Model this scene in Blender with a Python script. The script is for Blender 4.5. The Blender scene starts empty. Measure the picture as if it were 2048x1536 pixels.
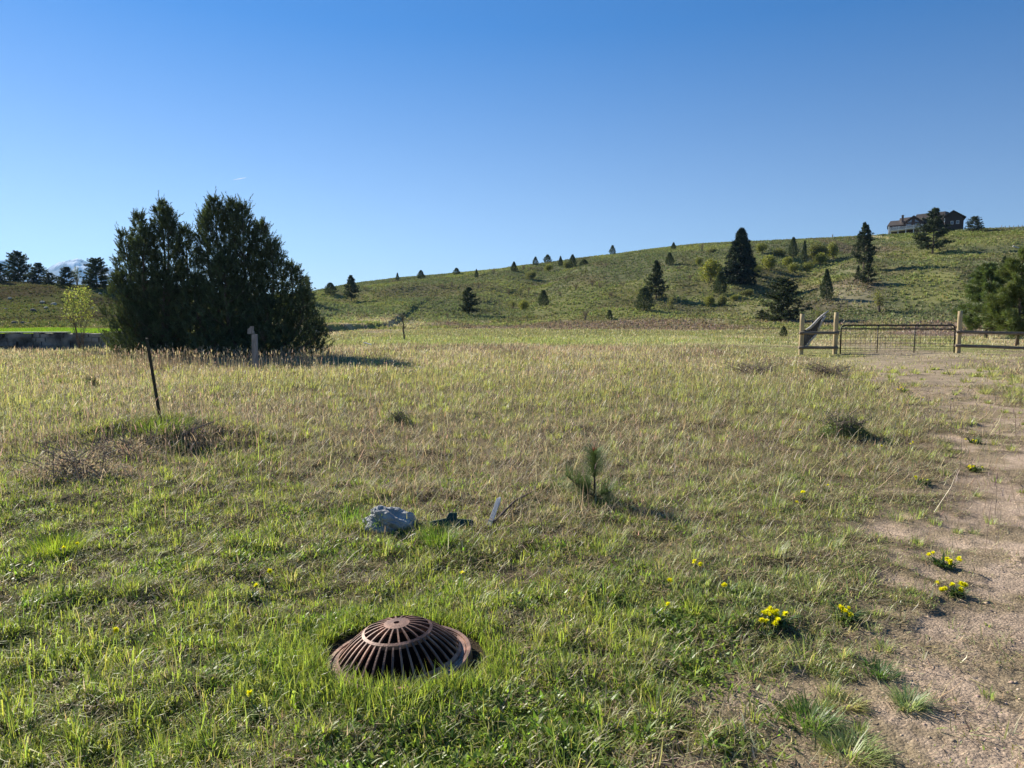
import bpy, math, random
import numpy as np
from mathutils import Vector, Matrix

# ------------------------------------------------------------------ camera, sky, sun, exposure
sc = bpy.context.scene
R = math.radians
CAM_H = 1.55
PITCH = R(4.94)
FPX = 1540.0            # focal length in pixels of the 2048 px wide photograph

cam_d = bpy.data.cameras.new("camera")
cam = bpy.data.objects.new("camera", cam_d)
sc.collection.objects.link(cam)
cam.location = (0, 0, CAM_H)
cam.rotation_euler = (R(90) - PITCH, 0, 0)
cam_d.sensor_width = 36.0
cam_d.lens = 36.0 * FPX / 2048.0
cam_d.clip_start = 0.05
cam_d.clip_end = 60000
sc.camera = cam

SUN_AZ, SUN_EL = R(-45), R(29)      # azimuth from +Y towards +X
world = bpy.data.worlds.new("World"); sc.world = world
world.use_nodes = True
wn = world.node_tree.nodes; wl = world.node_tree.links
bg = wn["Background"]
sky = wn.new("ShaderNodeTexSky")
sky.sky_type = 'NISHITA'
sky.sun_disc = False
sky.sun_elevation = SUN_EL
sky.sun_rotation = SUN_AZ
sky.altitude = 1000
sky.air_density = 0.85
sky.dust_density = 0.09
sky.ozone_density = 6.5
# clear mountain air: deeper blue overhead, paler towards the horizon
wtc = wn.new("ShaderNodeTexCoord"); wsep = wn.new("ShaderNodeSeparateXYZ"); wl.new(wtc.outputs["Generated"], wsep.inputs[0])
wmr = wn.new("ShaderNodeMapRange"); wl.new(wsep.outputs[2], wmr.inputs[0])
wmr.inputs[1].default_value = 0.06; wmr.inputs[2].default_value = 0.34; wmr.inputs[3].default_value = 0.80; wmr.inputs[4].default_value = 1.17
whs = wn.new("ShaderNodeHueSaturation"); wl.new(wmr.outputs[0], whs.inputs["Saturation"]); wl.new(sky.outputs[0], whs.inputs["Color"])
wmv = wn.new("ShaderNodeMapRange"); wl.new(wsep.outputs[2], wmv.inputs[0])
wmv.inputs[1].default_value = 0.10; wmv.inputs[2].default_value = 0.45; wmv.inputs[3].default_value = 0.95; wmv.inputs[4].default_value = 1.20
wl.new(wmv.outputs[0], whs.inputs["Value"])
wl.new(whs.outputs[0], bg.inputs[0])
bg.inputs[1].default_value = 0.0585

sun_d = bpy.data.lights.new("sun", 'SUN')
sun_d.energy = 5.0
sun_d.angle = R(0.53)
sun_d.color = (1.0, 0.93, 0.82)
sun = bpy.data.objects.new("sun", sun_d)
sc.collection.objects.link(sun)
sdir = Vector((math.sin(SUN_AZ) * math.cos(SUN_EL), math.cos(SUN_AZ) * math.cos(SUN_EL), math.sin(SUN_EL)))
sun.rotation_euler = sdir.to_track_quat('Z', 'Y').to_euler()
sun.location = (-30, 30, 40)

sc.view_settings.view_transform = 'Standard'
sc.view_settings.look = 'None'
sc.view_settings.exposure = 0.98
sc.view_settings.gamma = 1.0
sc.cycles.max_bounces = 6
sc.cycles.diffuse_bounces = 3
sc.cycles.glossy_bounces = 2
sc.cycles.transmission_bounces = 3
sc.cycles.volume_bounces = 0
sc.cycles.use_denoising = True
sc.cycles.denoiser = 'OPENIMAGEDENOISE'
sc.cycles.denoising_input_passes = 'RGB_ALBEDO_NORMAL'
sc.cycles.denoising_prefilter = 'ACCURATE'

# ------------------------------------------------------------------ numeric helpers
rng = np.random.default_rng(11)
col = sc.collection

def hash2(ix, iy, seed):
    h = (ix.astype(np.int64) * 374761393 + iy.astype(np.int64) * 668265263 + seed * 974634777) & 0x7fffffff
    h = ((h ^ (h >> 13)) * 1274126177) & 0x7fffffff
    h = (h ^ (h >> 16)) & 0x7fffffff
    return h / float(0x7fffffff)

def vn(x, y, seed=0):
    ix = np.floor(x); iy = np.floor(y)
    fx = x - ix; fy = y - iy
    fx = fx * fx * (3 - 2 * fx); fy = fy * fy * (3 - 2 * fy)
    ix = ix.astype(np.int64); iy = iy.astype(np.int64)
    a = hash2(ix, iy, seed); b = hash2(ix + 1, iy, seed)
    c = hash2(ix, iy + 1, seed); d = hash2(ix + 1, iy + 1, seed)
    return (a + (b - a) * fx) * (1 - fy) + (c + (d - c) * fx) * fy

def fbm(x, y, seed=0, octv=4):
    s = 0; a = 0.5; t = 0
    for k in range(octv):
        ca, sa = math.cos(k * 1.1), math.sin(k * 1.1)
        s = s + a * vn(x * ca - y * sa + 13.7 * k, x * sa + y * ca - 7.1 * k, seed + k * 17)
        t += a; a *= 0.5; x = x * 2.03; y = y * 2.03
    return s / t

def sst(a, b, x):
    t = np.clip((x - a) / (b - a), 0, 1)
    return t * t * (3 - 2 * t)

cp, sp = math.cos(PITCH), math.sin(PITCH)
def ray(px, py):
    xc = (px - 1024) / FPX; yc = (768 - py) / FPX
    return np.array([xc, cp + yc * sp, yc * cp - sp])

def flat(px, py, z=0.0):
    d = ray(px, py)
    t = (z - CAM_H) / d[2]
    return d[0] * t, d[1] * t

# ------------------------------------------------------------------ terrain
SKY_PX = [(-400, 556), (-150, 560), (0, 563), (60, 565), (100, 567), (130, 570), (200, 574), (260, 577), (340, 581), (420, 586),
          (500, 590), (560, 591), (600, 588), (640, 580), (700, 568), (800, 556), (900, 548), (1000, 539), (1050, 531), (1100, 525),
          (1150, 518), (1200, 512), (1250, 506), (1300, 499), (1350, 493), (1400, 488), (1450, 485.5), (1500, 483.5), (1600, 479),
          (1650, 476.5), (1700, 474), (1750, 471), (1780, 469.5), (1860, 466), (1900, 462.5), (1950, 459), (2000, 457), (2048, 455),
          (2300, 450), (2700, 450)]
_az, _tn = [], []
for px, py in SKY_PX:
    d = ray(px, py); _az.append(math.degrees(math.atan2(d[0], d[1]))); _tn.append(d[2] / math.hypot(d[0], d[1]))
_az = np.array(_az); _tn = np.array(_tn)
def azpx(px):
    d = ray(px, 600); return math.degrees(math.atan2(d[0], d[1]))
RC = ([azpx(p) for p in (-400, 0, 400, 600, 680, 1000, 1500, 2048, 2700)], [185, 190, 200, 235, 270, 265, 250, 240, 235])
RB = ([azpx(p) for p in (-400, 0, 400, 600, 700, 1000, 1500, 1900, 2700)], [62, 64, 75, 100, 112, 115, 108, 100, 95])
GX, GY = flat(800, 1309, 0.03)
GA1, GA2, GA3, GA4 = azpx(1560), azpx(1590), azpx(1660), azpx(1730)
GB1, GB2, GB3 = azpx(1010), azpx(1075), azpx(1120)
MX, MY = flat(318, 880)
WY = 38.3                       # distance of the retaining wall in front of the raised lawn

def xl_tab():
    L = [(1835, 745), (1840, 765), (1852, 790), (1868, 830), (1890, 860), (1905, 900), (1900, 940), (1865, 985), (1850, 1030), (1815, 1080),
         (1800, 1130), (1740, 1180), (1690, 1240), (1640, 1300), (1570, 1350), (1490, 1400), (1440, 1450), (1400, 1536), (1390, 1800), (1390, 2600)]
    Rr = [(1845, 745), (1880, 765), (1950, 785), (1990, 800), (2040, 820), (2110, 850), (2300, 900), (2700, 950), (4200, 1100), (6000, 1300)]
    def tab(P):
        a = sorted((flat(*p)[1], flat(*p)[0]) for p in P)
        return np.array([q[0] for q in a]), np.array([q[1] for q in a])
    return tab(L), tab(Rr)
(_ly, _lx), (_ry, _rx) = xl_tab()
def path_mask(x, y):
    n = fbm(x * 1.6, y * 1.6, 5) - 0.5
    n2 = fbm(x * 5.0, y * 5.0, 8) - 0.5
    xl = np.interp(y, _ly, _lx); xr = np.interp(y, _ry, _rx)
    m = sst(-0.38, 0.48, x - xl + n * 1.6 + n2 * 0.9) * sst(-0.3, 0.3, xr - x + n * 1.2)
    m = m * (1 - sst(19, 24, y)) * (y > 0.2)
    isl = sst(0.60, 0.68, fbm(x * 2.7 + 31, y * 2.7, 15)) * (1 - sst(0.5, 1.5, x - xl))
    return np.clip(m * (1 - 0.8 * isl), 0, 1)

_ty = np.array([11.0, 15.0, 19.0, 24.0, 31.6, 42.0, 60.0]); _tx = np.array([7.0, 8.6, 10.4, 12.6, 16.0, 20.5, 28.0])
def worn(x, y):
    """trodden strip that carries the track on to and through the gate"""
    c = np.interp(y, _ty, _tx); n = fbm(x / 1.1, y / 1.6, 17, 3) - .5
    return (1 - sst(1.0, 2.3, np.abs(x - c) + n * 1.8)) * sst(11, 15, y) * (1 - sst(46, 60, y))

def H(x, y, fine=True):
    x = np.asarray(x, float); y = np.asarray(y, float)
    r = np.hypot(x, y); az = np.degrees(np.arctan2(x, y))
    tn = np.interp(az, _az, _tn)
    tn = tn * (1 - sst(60, 100, np.abs(az)))
    rc = np.interp(az, *RC); rb = np.interp(az, *RB)
    side = 1 - sst(0, 10, x + 20)
    base = 0.75 * sst(WY + 0.05, WY + 0.35, y) * (1 - sst(-19.2, -18.2, x)) * (r < 300)
    base = np.where(y > WY, base, 0) * (1 - sst(150, 250, r))
    zc = CAM_H + tn * rc
    t = (r - rb) / (rc - rb)
    tc = np.clip(t, 0, 1)
    m0, m1 = 0.30, 0.60
    p = m0 * tc * (1 - tc) ** 2 + tc * tc * (3 - 2 * tc) - m1 * tc * tc * (1 - tc)
    over = np.clip(t - 1, 0, None)
    p = p + m1 * 0.12 * (1 - np.exp(-over / 0.12))
    p = p * (1 - sst(330, 900, r))
    z = base * (1 - tc) + zc * p
    win = np.clip(4 * tc * (1 - tc), 0, 1)
    z = z + (fbm(x / 34, y / 34, 3, 3) - 0.5) * 5.0 * win * (np.abs(az) < 90)
    ga = np.interp(tc, [.25, .45, .7, .95], [GA1, GA2, GA3, GA4]); gd_ = (az - ga) * math.pi / 180 * r
    z = z - 3.0 * np.exp(-(gd_ / 7.5) ** 2) * win * sst(.15, .4, tc)
    gb = np.interp(tc, [.2, .5, .9], [GB1, GB2, GB3]); gd2 = (az - gb) * math.pi / 180 * r
    z = z - 2.2 * np.exp(-(gd2 / 9.0) ** 2) * win
    z = z + (fbm(x / 7, y / 7, 4, 3) - 0.5) * 0.7 * sst(0, .3, tc) * np.clip((1 - tc) * 6, 0.12, 1) * (r < 400)
    z = z + (fbm(x / 9, y / 14, 31, 3) - 0.5) * 0.35 * sst(12, 30, r) * (1 - sst(200, 300, r)) * np.where(tc > 0.8, 0.3, 1)
    if fine:
        gd = np.hypot(x - GX, y - GY)
        pm = path_mask(x, y)
        flatg = sst(0.34, 0.8, gd)
        near = (1 - sst(40, 90, r))
        z = z + (fbm(x / 1.1, y / 1.1, 21, 3) - 0.5) * 0.13 * near * flatg * (1 - 0.75 * pm) * (1 - .5 * sst(1.4, 2.4, x) * (1 - sst(5, 8, y)))
        z = z + (fbm(x / 0.16, y / 0.16, 22, 3) - 0.5) * 0.085 * (1 - .6 * sst(1.0, 2.2, x)) * (1 - sst(8, 20, r)) * flatg * (1 - 0.8 * pm)
        z = z + (fbm(x / 0.035, y / 0.035, 23, 2) - 0.5) * 0.014 * (1 - sst(3, 6, r)) * flatg
        md = np.hypot((x - MX) / 1.7, (y - MY) / 1.0)
        z = z + 0.26 * (1 - sst(0, 1.3, md))
        z = z - 0.7 * (1 - sst(0.25, 0.29, gd))
        z = z - 0.02 * pm
    return z

def hz(x, y): return float(H(np.array([x]), np.array([y]))[0])

_ts = np.concatenate([np.geomspace(1.5, 60, 700), np.linspace(60.2, 420, 1900)])
def place(px, py):
    """world point where the sight line through a photo pixel meets the terrain, and its depth"""
    d = ray(px, py)
    P = d[None, :] * _ts[:, None]
    P[:, 2] += CAM_H
    g = P[:, 2] - H(P[:, 0], P[:, 1])
    i = np.where(g < 0)[0]
    if len(i):
        k = i[0]; k0 = max(k - 1, 0)
        f = g[k0] / (g[k0] - g[k] + 1e-9) if k > k0 else 0
        q = P[k0] * (1 - f) + P[k] * f
        tt = _ts[k0] * (1 - f) + _ts[k] * f
    else:
        m = (_ts > 100) & (_ts < 300)
        k = np.where(m)[0][np.argmin(g[m])]
        q = P[k]; tt = _ts[k]
    return float(q[0]), float(q[1]), hz(q[0], q[1]), float(tt)

# ------------------------------------------------------------------ mesh + material helpers
def mesh_np(name, V, F, mat=None, colr=None, smooth=False, attrs=None):
    """V (n,3); F (m,3) or (m,4)"""
    me = bpy.data.meshes.new(name)
    V = np.ascontiguousarray(V, dtype=np.float32); F = np.ascontiguousarray(F, dtype=np.int32)
    k = F.shape[1]
    me.vertices.add(len(V)); me.vertices.foreach_set("co", V.ravel())
    me.loops.add(F.size); me.loops.foreach_set("vertex_index", F.ravel())
    me.polygons.add(len(F)); me.polygons.foreach_set("loop_start", np.arange(0, F.size, k, dtype=np.int32))
    if smooth: me.polygons.foreach_set("use_smooth", np.ones(len(F), dtype=bool))
    if colr is not None:
        a = me.attributes.new("Col", 'FLOAT_COLOR', 'POINT')
        c = np.ones((len(V), 4), dtype=np.float32); c[:, :3] = colr
        a.data.foreach_set("color", c.ravel())
    for nm, arr in (attrs or {}).items():
        a = me.attributes.new(nm, 'FLOAT', 'POINT'); a.data.foreach_set("value", np.ascontiguousarray(arr, dtype=np.float32))
    me.update(calc_edges=True)
    if mat: me.materials.append(mat)
    return me

class MB:
    def __init__(s): s.v = []; s.f = []
    def add(s, vs, fs):
        o = len(s.v); s.v += [tuple(map(float, q)) for q in vs]; s.f += [tuple(i + o for i in q) for q in fs]
    def box(s, a, b, M=None):
        x0, y0, z0 = a; x1, y1, z1 = b
        vs = [Vector(q) for q in ((x0,y0,z0),(x1,y0,z0),(x1,y1,z0),(x0,y1,z0),(x0,y0,z1),(x1,y0,z1),(x1,y1,z1),(x0,y1,z1))]
        if M is not None: vs = [M @ q for q in vs]
        s.add(vs, [(0,3,2,1),(4,5,6,7),(0,1,5,4),(1,2,6,5),(2,3,7,6),(3,0,4,7)])
    def tube(s, pts, rad, n=8, caps=True, wob=0, rr=None):
        pts = [Vector(p) for p in pts]
        if not hasattr(rad, '__len__'): rad = [rad] * len(pts)
        o = len(s.v); up = Vector((0, 0, 1)); prev = None
        for i, p in enumerate(pts):
            t = (pts[min(i + 1, len(pts) - 1)] - pts[max(i - 1, 0)]).normalized()
            if prev is None:
                a = t.cross(up) if abs(t.z) < 0.95 else t.cross(Vector((1, 0, 0)))
            else:
                a = prev - t * prev.dot(t)
            a.normalize(); prev = a; b = t.cross(a)
            for k in range(n):
                q = 2 * math.pi * k / n
                r_ = rad[i] * (1 + (rr.uniform(-wob, wob) if rr else 0))
                s.v.append(tuple(p + (a * math.cos(q) + b * math.sin(q)) * r_))
        for i in range(len(pts) - 1):
            for k in range(n):
                k2 = (k + 1) % n
                s.f.append((o + i*n + k, o + i*n + k2, o + (i+1)*n + k2, o + (i+1)*n + k))
        if caps:
            s.f.append(tuple(o + k for k in range(n))[::-1]); e = o + (len(pts) - 1) * n
            s.f.append(tuple(e + k for k in range(n)))
    def mesh(s, name, mat, smooth=False, bevel=0):
        me = bpy.data.meshes.new(name); me.from_pydata(s.v, [], s.f)
        if bevel:
            import bmesh
            bm = bmesh.new(); bm.from_mesh(me)
            bmesh.ops.bevel(bm, geom=bm.edges[:], offset=bevel, segments=2, affect='EDGES', profile=0.6)
            bm.to_mesh(me); bm.free()
        if smooth: me.polygons.foreach_set("use_smooth", np.ones(len(me.polygons), dtype=bool))
        me.update(); me.materials.append(mat)
        return me

def obj(name, data, parent=None, loc=None):
    o = bpy.data.objects.new(name, data); col.objects.link(o)
    if parent: o.parent = parent
    if loc is not None: o.location = loc
    return o

def tag(o, label=None, cat=None, group=None, kind=None):
    if label: o["label"] = label
    if cat: o["category"] = cat
    if group: o["group"] = group
    if kind: o["kind"] = kind
    return o

def thing(name, label, cat, loc, rz=0, group=None, scale=None):
    o = bpy.data.objects.new(name, None); col.objects.link(o)
    o.empty_display_size = 0.2
    o.location = loc; o.rotation_euler = (0, 0, rz)
    if scale: o.scale = scale
    return tag(o, label, cat, group)

def mat_new(name):
    m = bpy.data.materials.new(name); m.use_nodes = True
    nt = m.node_tree; nt.nodes.clear()
    out = nt.nodes.new("ShaderNodeOutputMaterial")
    return m, nt, nt.nodes, nt.links, out

def leaf_mat(name, trans=0.4, gloss=0.06, rough=0.45, tint=(1.7, 1.65, 0.9)):
    m, nt, N, L, out = mat_new(name)
    a = N.new("ShaderNodeAttribute"); a.attribute_name = "Col"
    d = N.new("ShaderNodeBsdfDiffuse"); t = N.new("ShaderNodeBsdfTranslucent"); g = N.new("ShaderNodeBsdfGlossy")
    g.inputs["Roughness"].default_value = rough
    L.new(a.outputs["Color"], d.inputs[0])
    mul = N.new("ShaderNodeMix"); mul.data_type = 'RGBA'; mul.blend_type = 'MULTIPLY'; mul.inputs[0].default_value = 1
    L.new(a.outputs["Color"], mul.inputs[6]); mul.inputs[7].default_value = (*tint, 1)
    L.new(mul.outputs[2], t.inputs[0])
    m1 = N.new("ShaderNodeMixShader"); m1.inputs[0].default_value = trans
    L.new(d.outputs[0], m1.inputs[1]); L.new(t.outputs[0], m1.inputs[2])
    m2 = N.new("ShaderNodeMixShader"); m2.inputs[0].default_value = gloss
    L.new(m1.outputs[0], m2.inputs[1]); L.new(g.outputs[0], m2.inputs[2])
    L.new(m2.outputs[0], out.inputs[0])
    return m

def solid_mat(name, c1, c2, scale=8.0, rough=0.8, metal=0.0, bump=0.3, bscale=None, stretch=(1, 1, 1), dist=0.01, detail=6, c3=None, spec=0.3):
    m, nt, N, L, out = mat_new(name)
    p = N.new("ShaderNodeBsdfPrincipled"); L.new(p.outputs[0], out.inputs[0])
    tc = N.new("ShaderNodeTexCoord"); mp = N.new("ShaderNodeMapping"); mp.inputs["Scale"].default_value = stretch
    L.new(tc.outputs["Object"], mp.inputs[0])
    n = N.new("ShaderNodeTexNoise"); n.inputs["Scale"].default_value = scale; n.inputs["Detail"].default_value = detail
    L.new(mp.outputs[0], n.inputs[0])
    r = N.new("ShaderNodeValToRGB"); L.new(n.outputs[0], r.inputs[0])
    r.color_ramp.elements[0].position = 0.35; r.color_ramp.elements[0].color = (*c1, 1)
    r.color_ramp.elements[1].position = 0.65; r.color_ramp.elements[1].color = (*c2, 1)
    if c3:
        e = r.color_ramp.elements.new(0.52); e.color = (*c3, 1)
    L.new(r.outputs[0], p.inputs["Base Color"])
    p.inputs["Roughness"].default_value = rough; p.inputs["Metallic"].default_value = metal
    p.inputs["Specular IOR Level"].default_value = spec
    if bump:
        n2 = N.new("ShaderNodeTexNoise"); n2.inputs["Scale"].default_value = bscale or scale * 3; n2.inputs["Detail"].default_value = 5
        L.new(mp.outputs[0], n2.inputs[0])
        b = N.new("ShaderNodeBump"); b.inputs["Strength"].default_value = bump; b.inputs["Distance"].default_value = dist
        L.new(n2.outputs[0], b.inputs["Height"]); L.new(b.outputs[0], p.inputs["Normal"])
    return m

# ------------------------------------------------------------------ ground colour zones (surface colours, soil darkened for shadow gaps, world anchored)
SOIL = np.array([0.085, 0.066, 0.046]); THATCH = np.array([0.40, 0.32, 0.20])
STRAW = np.array([0.62, 0.53, 0.335]); PURP = np.array([0.27, 0.20, 0.15]); OLIVE = np.array([0.29, 0.29, 0.115])
GREEN = np.array([0.185, 0.23, 0.045]); FRESH = np.array([0.325, 0.375, 0.080]); BLUEG = np.array([0.235, 0.28, 0.11])
SAGE = np.array([0.172, 0.178, 0.092]); DIRT = np.array([0.405, 0.312, 0.228]); SCRUBB = np.array([0.155, 0.13, 0.075])

def mix(a, b, t):
    t = np.asarray(t)[..., None]
    return a * (1 - t) + b * t

FAR = []     # far colour patches: world x, y, half width, half depth, colour, weight
def far_patch(px, py, wpx, depth_m, c, w):
    x, y, z, t = place(px, py)
    FAR.append((x, y, wpx / FPX * t, depth_m, np.array(c), w))

def zone_far(x, y):
    """colour of the vegetation cover beyond about 14 m"""
    r = np.hypot(x, y); az = np.degrees(np.arctan2(x, y))
    rb = np.interp(az, *RB); rc = np.interp(az, *RC)
    n1 = fbm(x / 6.0, y / 9.0, 41, 4); n2 = fbm(x / 2.2, y / 3.0, 42, 3); n3 = fbm(x / 18, y / 22, 43, 3)
    w = (n1 - 0.5)
    c = mix(STRAW * 0.80, OLIVE, sst(0.40, 0.60, n1))
    c = mix(c, PURP, sst(0.52, 0.68, n2) * 0.75)
    # bright spring green band
    g = sst(36, 44, y + w * 12) * (1 - sst(64, 72, y + w * 14)) * sst(-14, -8, x)
    g = g * (1 - .75 * sst(11, 17, x)) * sst(0.26, 0.42, fbm(x / 5, y / 7, 44, 3) + 0.15 * sst(38, 46, y))
    c = mix(c, FRESH * np.array([.92, .92, 1.2]), g * 0.72)
    # grey brown last year's weeds
    b = sst(60, 68, y + w * 14) * (1 - sst(12, 24, r - rb + w * 16) * 1.0) * sst(-16, -10, x)
    c = mix(c, mix(PURP * 0.95, OLIVE * 0.9, sst(0.5, 0.72, n3)), b)
    # foot of the hill and the hill
    hgreen = mix(SAGE, OLIVE * 0.85, sst(0.45, 0.65, n3))
    hgreen = mix(hgreen, SCRUBB, sst(0.56, 0.70, n1) * 0.55)
    t = (r - rb) / (rc - rb)
    c = mix(c, hgreen, sst(0.09, 0.14, t + w * 0.08))
    left = 1 - sst(-20, -14, x + 0 * y)
    left = np.where(az < -17.5, 1, 0) * sst(WY, WY + 1, y)
    cl = mix(SCRUBB * 0.70, OLIVE * 0.50, sst(0.42, 0.62, n1 + 0.35 * (1 - sst(66, 95, r)) ))
    c = mix(c, cl, left)
    lawn = left * (1 - sst(-23.5, -21.5, x - (y - 45) * -0.35)) * (1 - sst(56, 60, y))
    c = mix(c, np.array([0.165, 0.255, 0.03]), lawn)
    for (fx, fy, a, d, cc, wt) in FAR:
        wt = wt * .75
        q = np.hypot((x - fx) / a, (y - fy) / d) + w * 0.9
        c = mix(c, cc, wt * (1 - sst(0.6, 1.15, q)))
    return c

def near_maps(x, y):
    """lush 0..1, dry 0..1, fine blue green 0..1, bare 0..1 for the meadow within about 35 m"""
    n = fbm(x / 0.9, y / 0.9, 51, 4); n2 = fbm(x / 0.35, y / 0.35, 52, 3); n3 = fbm(x / 2.6, y / 2.6, 53, 3)
    lush = (1 - sst(5.0, 7.6, y + (n3 - 0.5) * 4 + 0.9 * x)) * sst(0.25, 0.42, n * 0.6 + n2 * 0.4)
    lush = np.maximum(lush, sst(0.52, 0.62, n3) * 0.45 * (1 - sst(20, 30, y)))
    dryc = np.exp(-(((x - 0.1) / 1.5) ** 2 + ((y - 7.0) / 2.0) ** 2))
    lush = lush * (1 - 0.8 * dryc)
    fine = np.exp(-(((x - 4.7) / 1.5) ** 2 + ((y - 12.2) / 3.2) ** 2)) + np.exp(-(((x - 1.55) / 0.75) ** 2 + ((y - 4.5) / 1.1) ** 2))
    fine = np.clip(fine * 1.4, 0, 1) * sst(0.2, 0.4, n)
    bare = sst(0.50, 0.60, n2 * 0.5 + n * 0.5) * 0.9
    bare = np.maximum(bare, dryc * sst(0.42, 0.56, n2) * 0.9)
    lb = np.exp(-(((x + 3.4) / 1.3) ** 2 + ((y - 5.6) / 0.55) ** 2))
    bare = np.maximum(bare, lb * sst(0.35, 0.5, n2))
    return lush, dryc, fine, bare, n, n2, n3

for a in [(880, 585, 150, 16, SCRUBB * 1.25, .75), (760, 622, 200, 10, SAGE * 1.15, .8), (1010, 600, 90, 14, OLIVE, .6),
          (1090, 572, 40, 6, FRESH * .8, .55), (1700, 500, 26, 30, PURP * .75, .85), (1680, 565, 45, 16, PURP * .75, .85),
          (1600, 560, 70, 9, SCRUBB * 1.2, .6), (1655, 560, 26, 10, FRESH * .75, .5), (1700, 590, 26, 14, STRAW * .6, .7), (1640, 610, 60, 6, PURP * .9, .6),
          (1500, 620, 120, 6, STRAW * .5, .5), (1800, 470, 60, 10, GREEN * .9, .6), (1960, 468, 90, 12, FRESH * .5, .6), (2040, 475, 40, 14, SCRUBB * 1.3, .6),
          (1170, 560, 50, 10, SCRUBB, .5), (1250, 590, 60, 10, SCRUBB, .45), (1758, 474, 12, 7, STRAW * .8, .8), (1560, 548, 60, 8, SCRUBB * 1.1, .7), (1762, 474, 9, 6, STRAW * .75, .9), (1754, 492, 8, 7, STRAW * .7, .8), (1746, 512, 8, 7, STRAW * .7, .8), (1728, 545, 8, 8, STRAW * .65, .8), (1708, 575, 9, 8, STRAW * .65, .8), (1694, 602, 14, 8, STRAW * .65, .8),
          (1800, 640, 120, 7, SAGE * 1.4, .6), (1480, 680, 30, 18, GREEN, .8), (1200, 700, 130, 2.2, np.array([.24, .14, .07]), .5)]:
    far_patch(*a)

# ------------------------------------------------------------------ the ground sheet
fin = np.arange(-50, 50.001, 0.115)
azs = np.concatenate([np.arange(-180, -50, 4.0), fin, np.arange(54, 180, 4.0)])
rad = np.concatenate([[0.25], np.geomspace(0.9, 620, 1010), [800, 1100, 2000, 5000, 12000, 30000]])
AZ, RR = np.meshgrid(np.radians(azs), rad)
X = RR * np.sin(AZ); Y = RR * np.cos(AZ)
Z = H(X, Y)
nr, na = X.shape
V = np.stack([X.ravel(), Y.ravel(), Z.ravel()], 1)
i0 = np.arange((nr - 1) * na).reshape(nr - 1, na)
i1 = np.roll(i0, -1, axis=1)
F = np.stack([i0.ravel(), (i0 + na).ravel(), (i1 + na).ravel(), i1.ravel()], 1)
xf, yf = V[:, 0], V[:, 1]
pm = path_mask(xf, yf)
rr_ = np.hypot(xf, yf)
lush, dryc, fine_, bare, n_a, n_b, n_c = near_maps(xf, yf)
cn = mix(THATCH * 0.40, SOIL * .9, sst(0.2, 0.8, bare + 0.4 * lush))  # ground below the blades coloured darker to give shadow gaps
cn = mix(cn, SOIL * 0.9 + GREEN * 0.25, lush * 0.6)
cfar = zone_far(xf, yf) * 0.80
cg = mix(cn, cfar, sst(12, 26, rr_))
dv = 0.80 + 0.45 * fbm(xf / 0.7, yf / 0.7, 61, 4)
cg = mix(cg, DIRT[None, :] * dv[:, None], pm)
wn_ = worn(xf, yf)
cg = mix(cg, mix(STRAW * .42, DIRT * .9, np.clip(fbm(xf / .6, yf / .9, 63, 3) + .35 * (1 - sst(17, 28, yf)), 0, 1)), wn_ * .9)
gdc = np.hypot(xf - GX, yf - GY)
cg = mix(cg, SOIL * .75, 1 - sst(.40, .56, gdc + (fbm(xf / .12, yf / .12, 64, 3) - .5) * .22))
moss = sst(0.46, 0.60, fbm(xf / 0.45, yf / 0.45, 62, 4)) * pm * 0.6 * (1 - sst(1.2, 3.0, xf - np.interp(yf, _ly, _lx)))
cg = mix(cg, np.array([0.19, 0.155, 0.085]), moss)
del X, Y, Z, AZ, RR

m, nt, N, L, out = mat_new("ground_cover")
p = N.new("ShaderNodeBsdfPrincipled"); L.new(p.outputs[0], out.inputs[0]); p.inputs["Roughness"].default_value = 0.95
p.inputs["Specular IOR Level"].default_value = 0.0
a = N.new("ShaderNodeAttribute"); a.attribute_name = "Col"
g = N.new("ShaderNodeNewGeometry")
def noise(scale, det=5, rough=0.6):
    n = N.new("ShaderNodeTexNoise"); n.inputs["Scale"].default_value = scale; n.inputs["Detail"].default_value = det
    n.inputs["Roughness"].default_value = rough; L.new(g.outputs["Position"], n.inputs[0]); return n
n1 = noise(0.9, 8, 0.7); n2 = noise(14, 8, 0.75); n3 = noise(110, 4, 0.7)
vo = N.new("ShaderNodeTexVoronoi"); vo.inputs["Scale"].default_value = 75; L.new(g.outputs["Position"], vo.inputs[0])
def mth(op, x, y):
    q = N.new("ShaderNodeMath"); q.operation = op
    for k, v in enumerate((x, y)):
        if isinstance(v, (int, float)): q.inputs[k].default_value = v
        else: L.new(v, q.inputs[k])
    return q.outputs[0]
s = mth('ADD', mth('MULTIPLY', n1.outputs[0], 0.7), mth('ADD', mth('MULTIPLY', n2.outputs[0], 0.9), mth('MULTIPLY', n3.outputs[0], 0.6)))
s = mth('ADD', mth('MULTIPLY', mth('SUBTRACT', s, 1.1), 1.5), 1.0)
mx = N.new("ShaderNodeMix"); mx.data_type = 'RGBA'; mx.blend_type = 'MULTIPLY'; mx.inputs[0].default_value = 1
L.new(a.outputs["Color"], mx.inputs[6])
cmb = N.new("ShaderNodeCombineColor"); 
for k in range(3): L.new(s, cmb.inputs[k])
L.new(cmb.outputs[0], mx.inputs[7])
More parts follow.
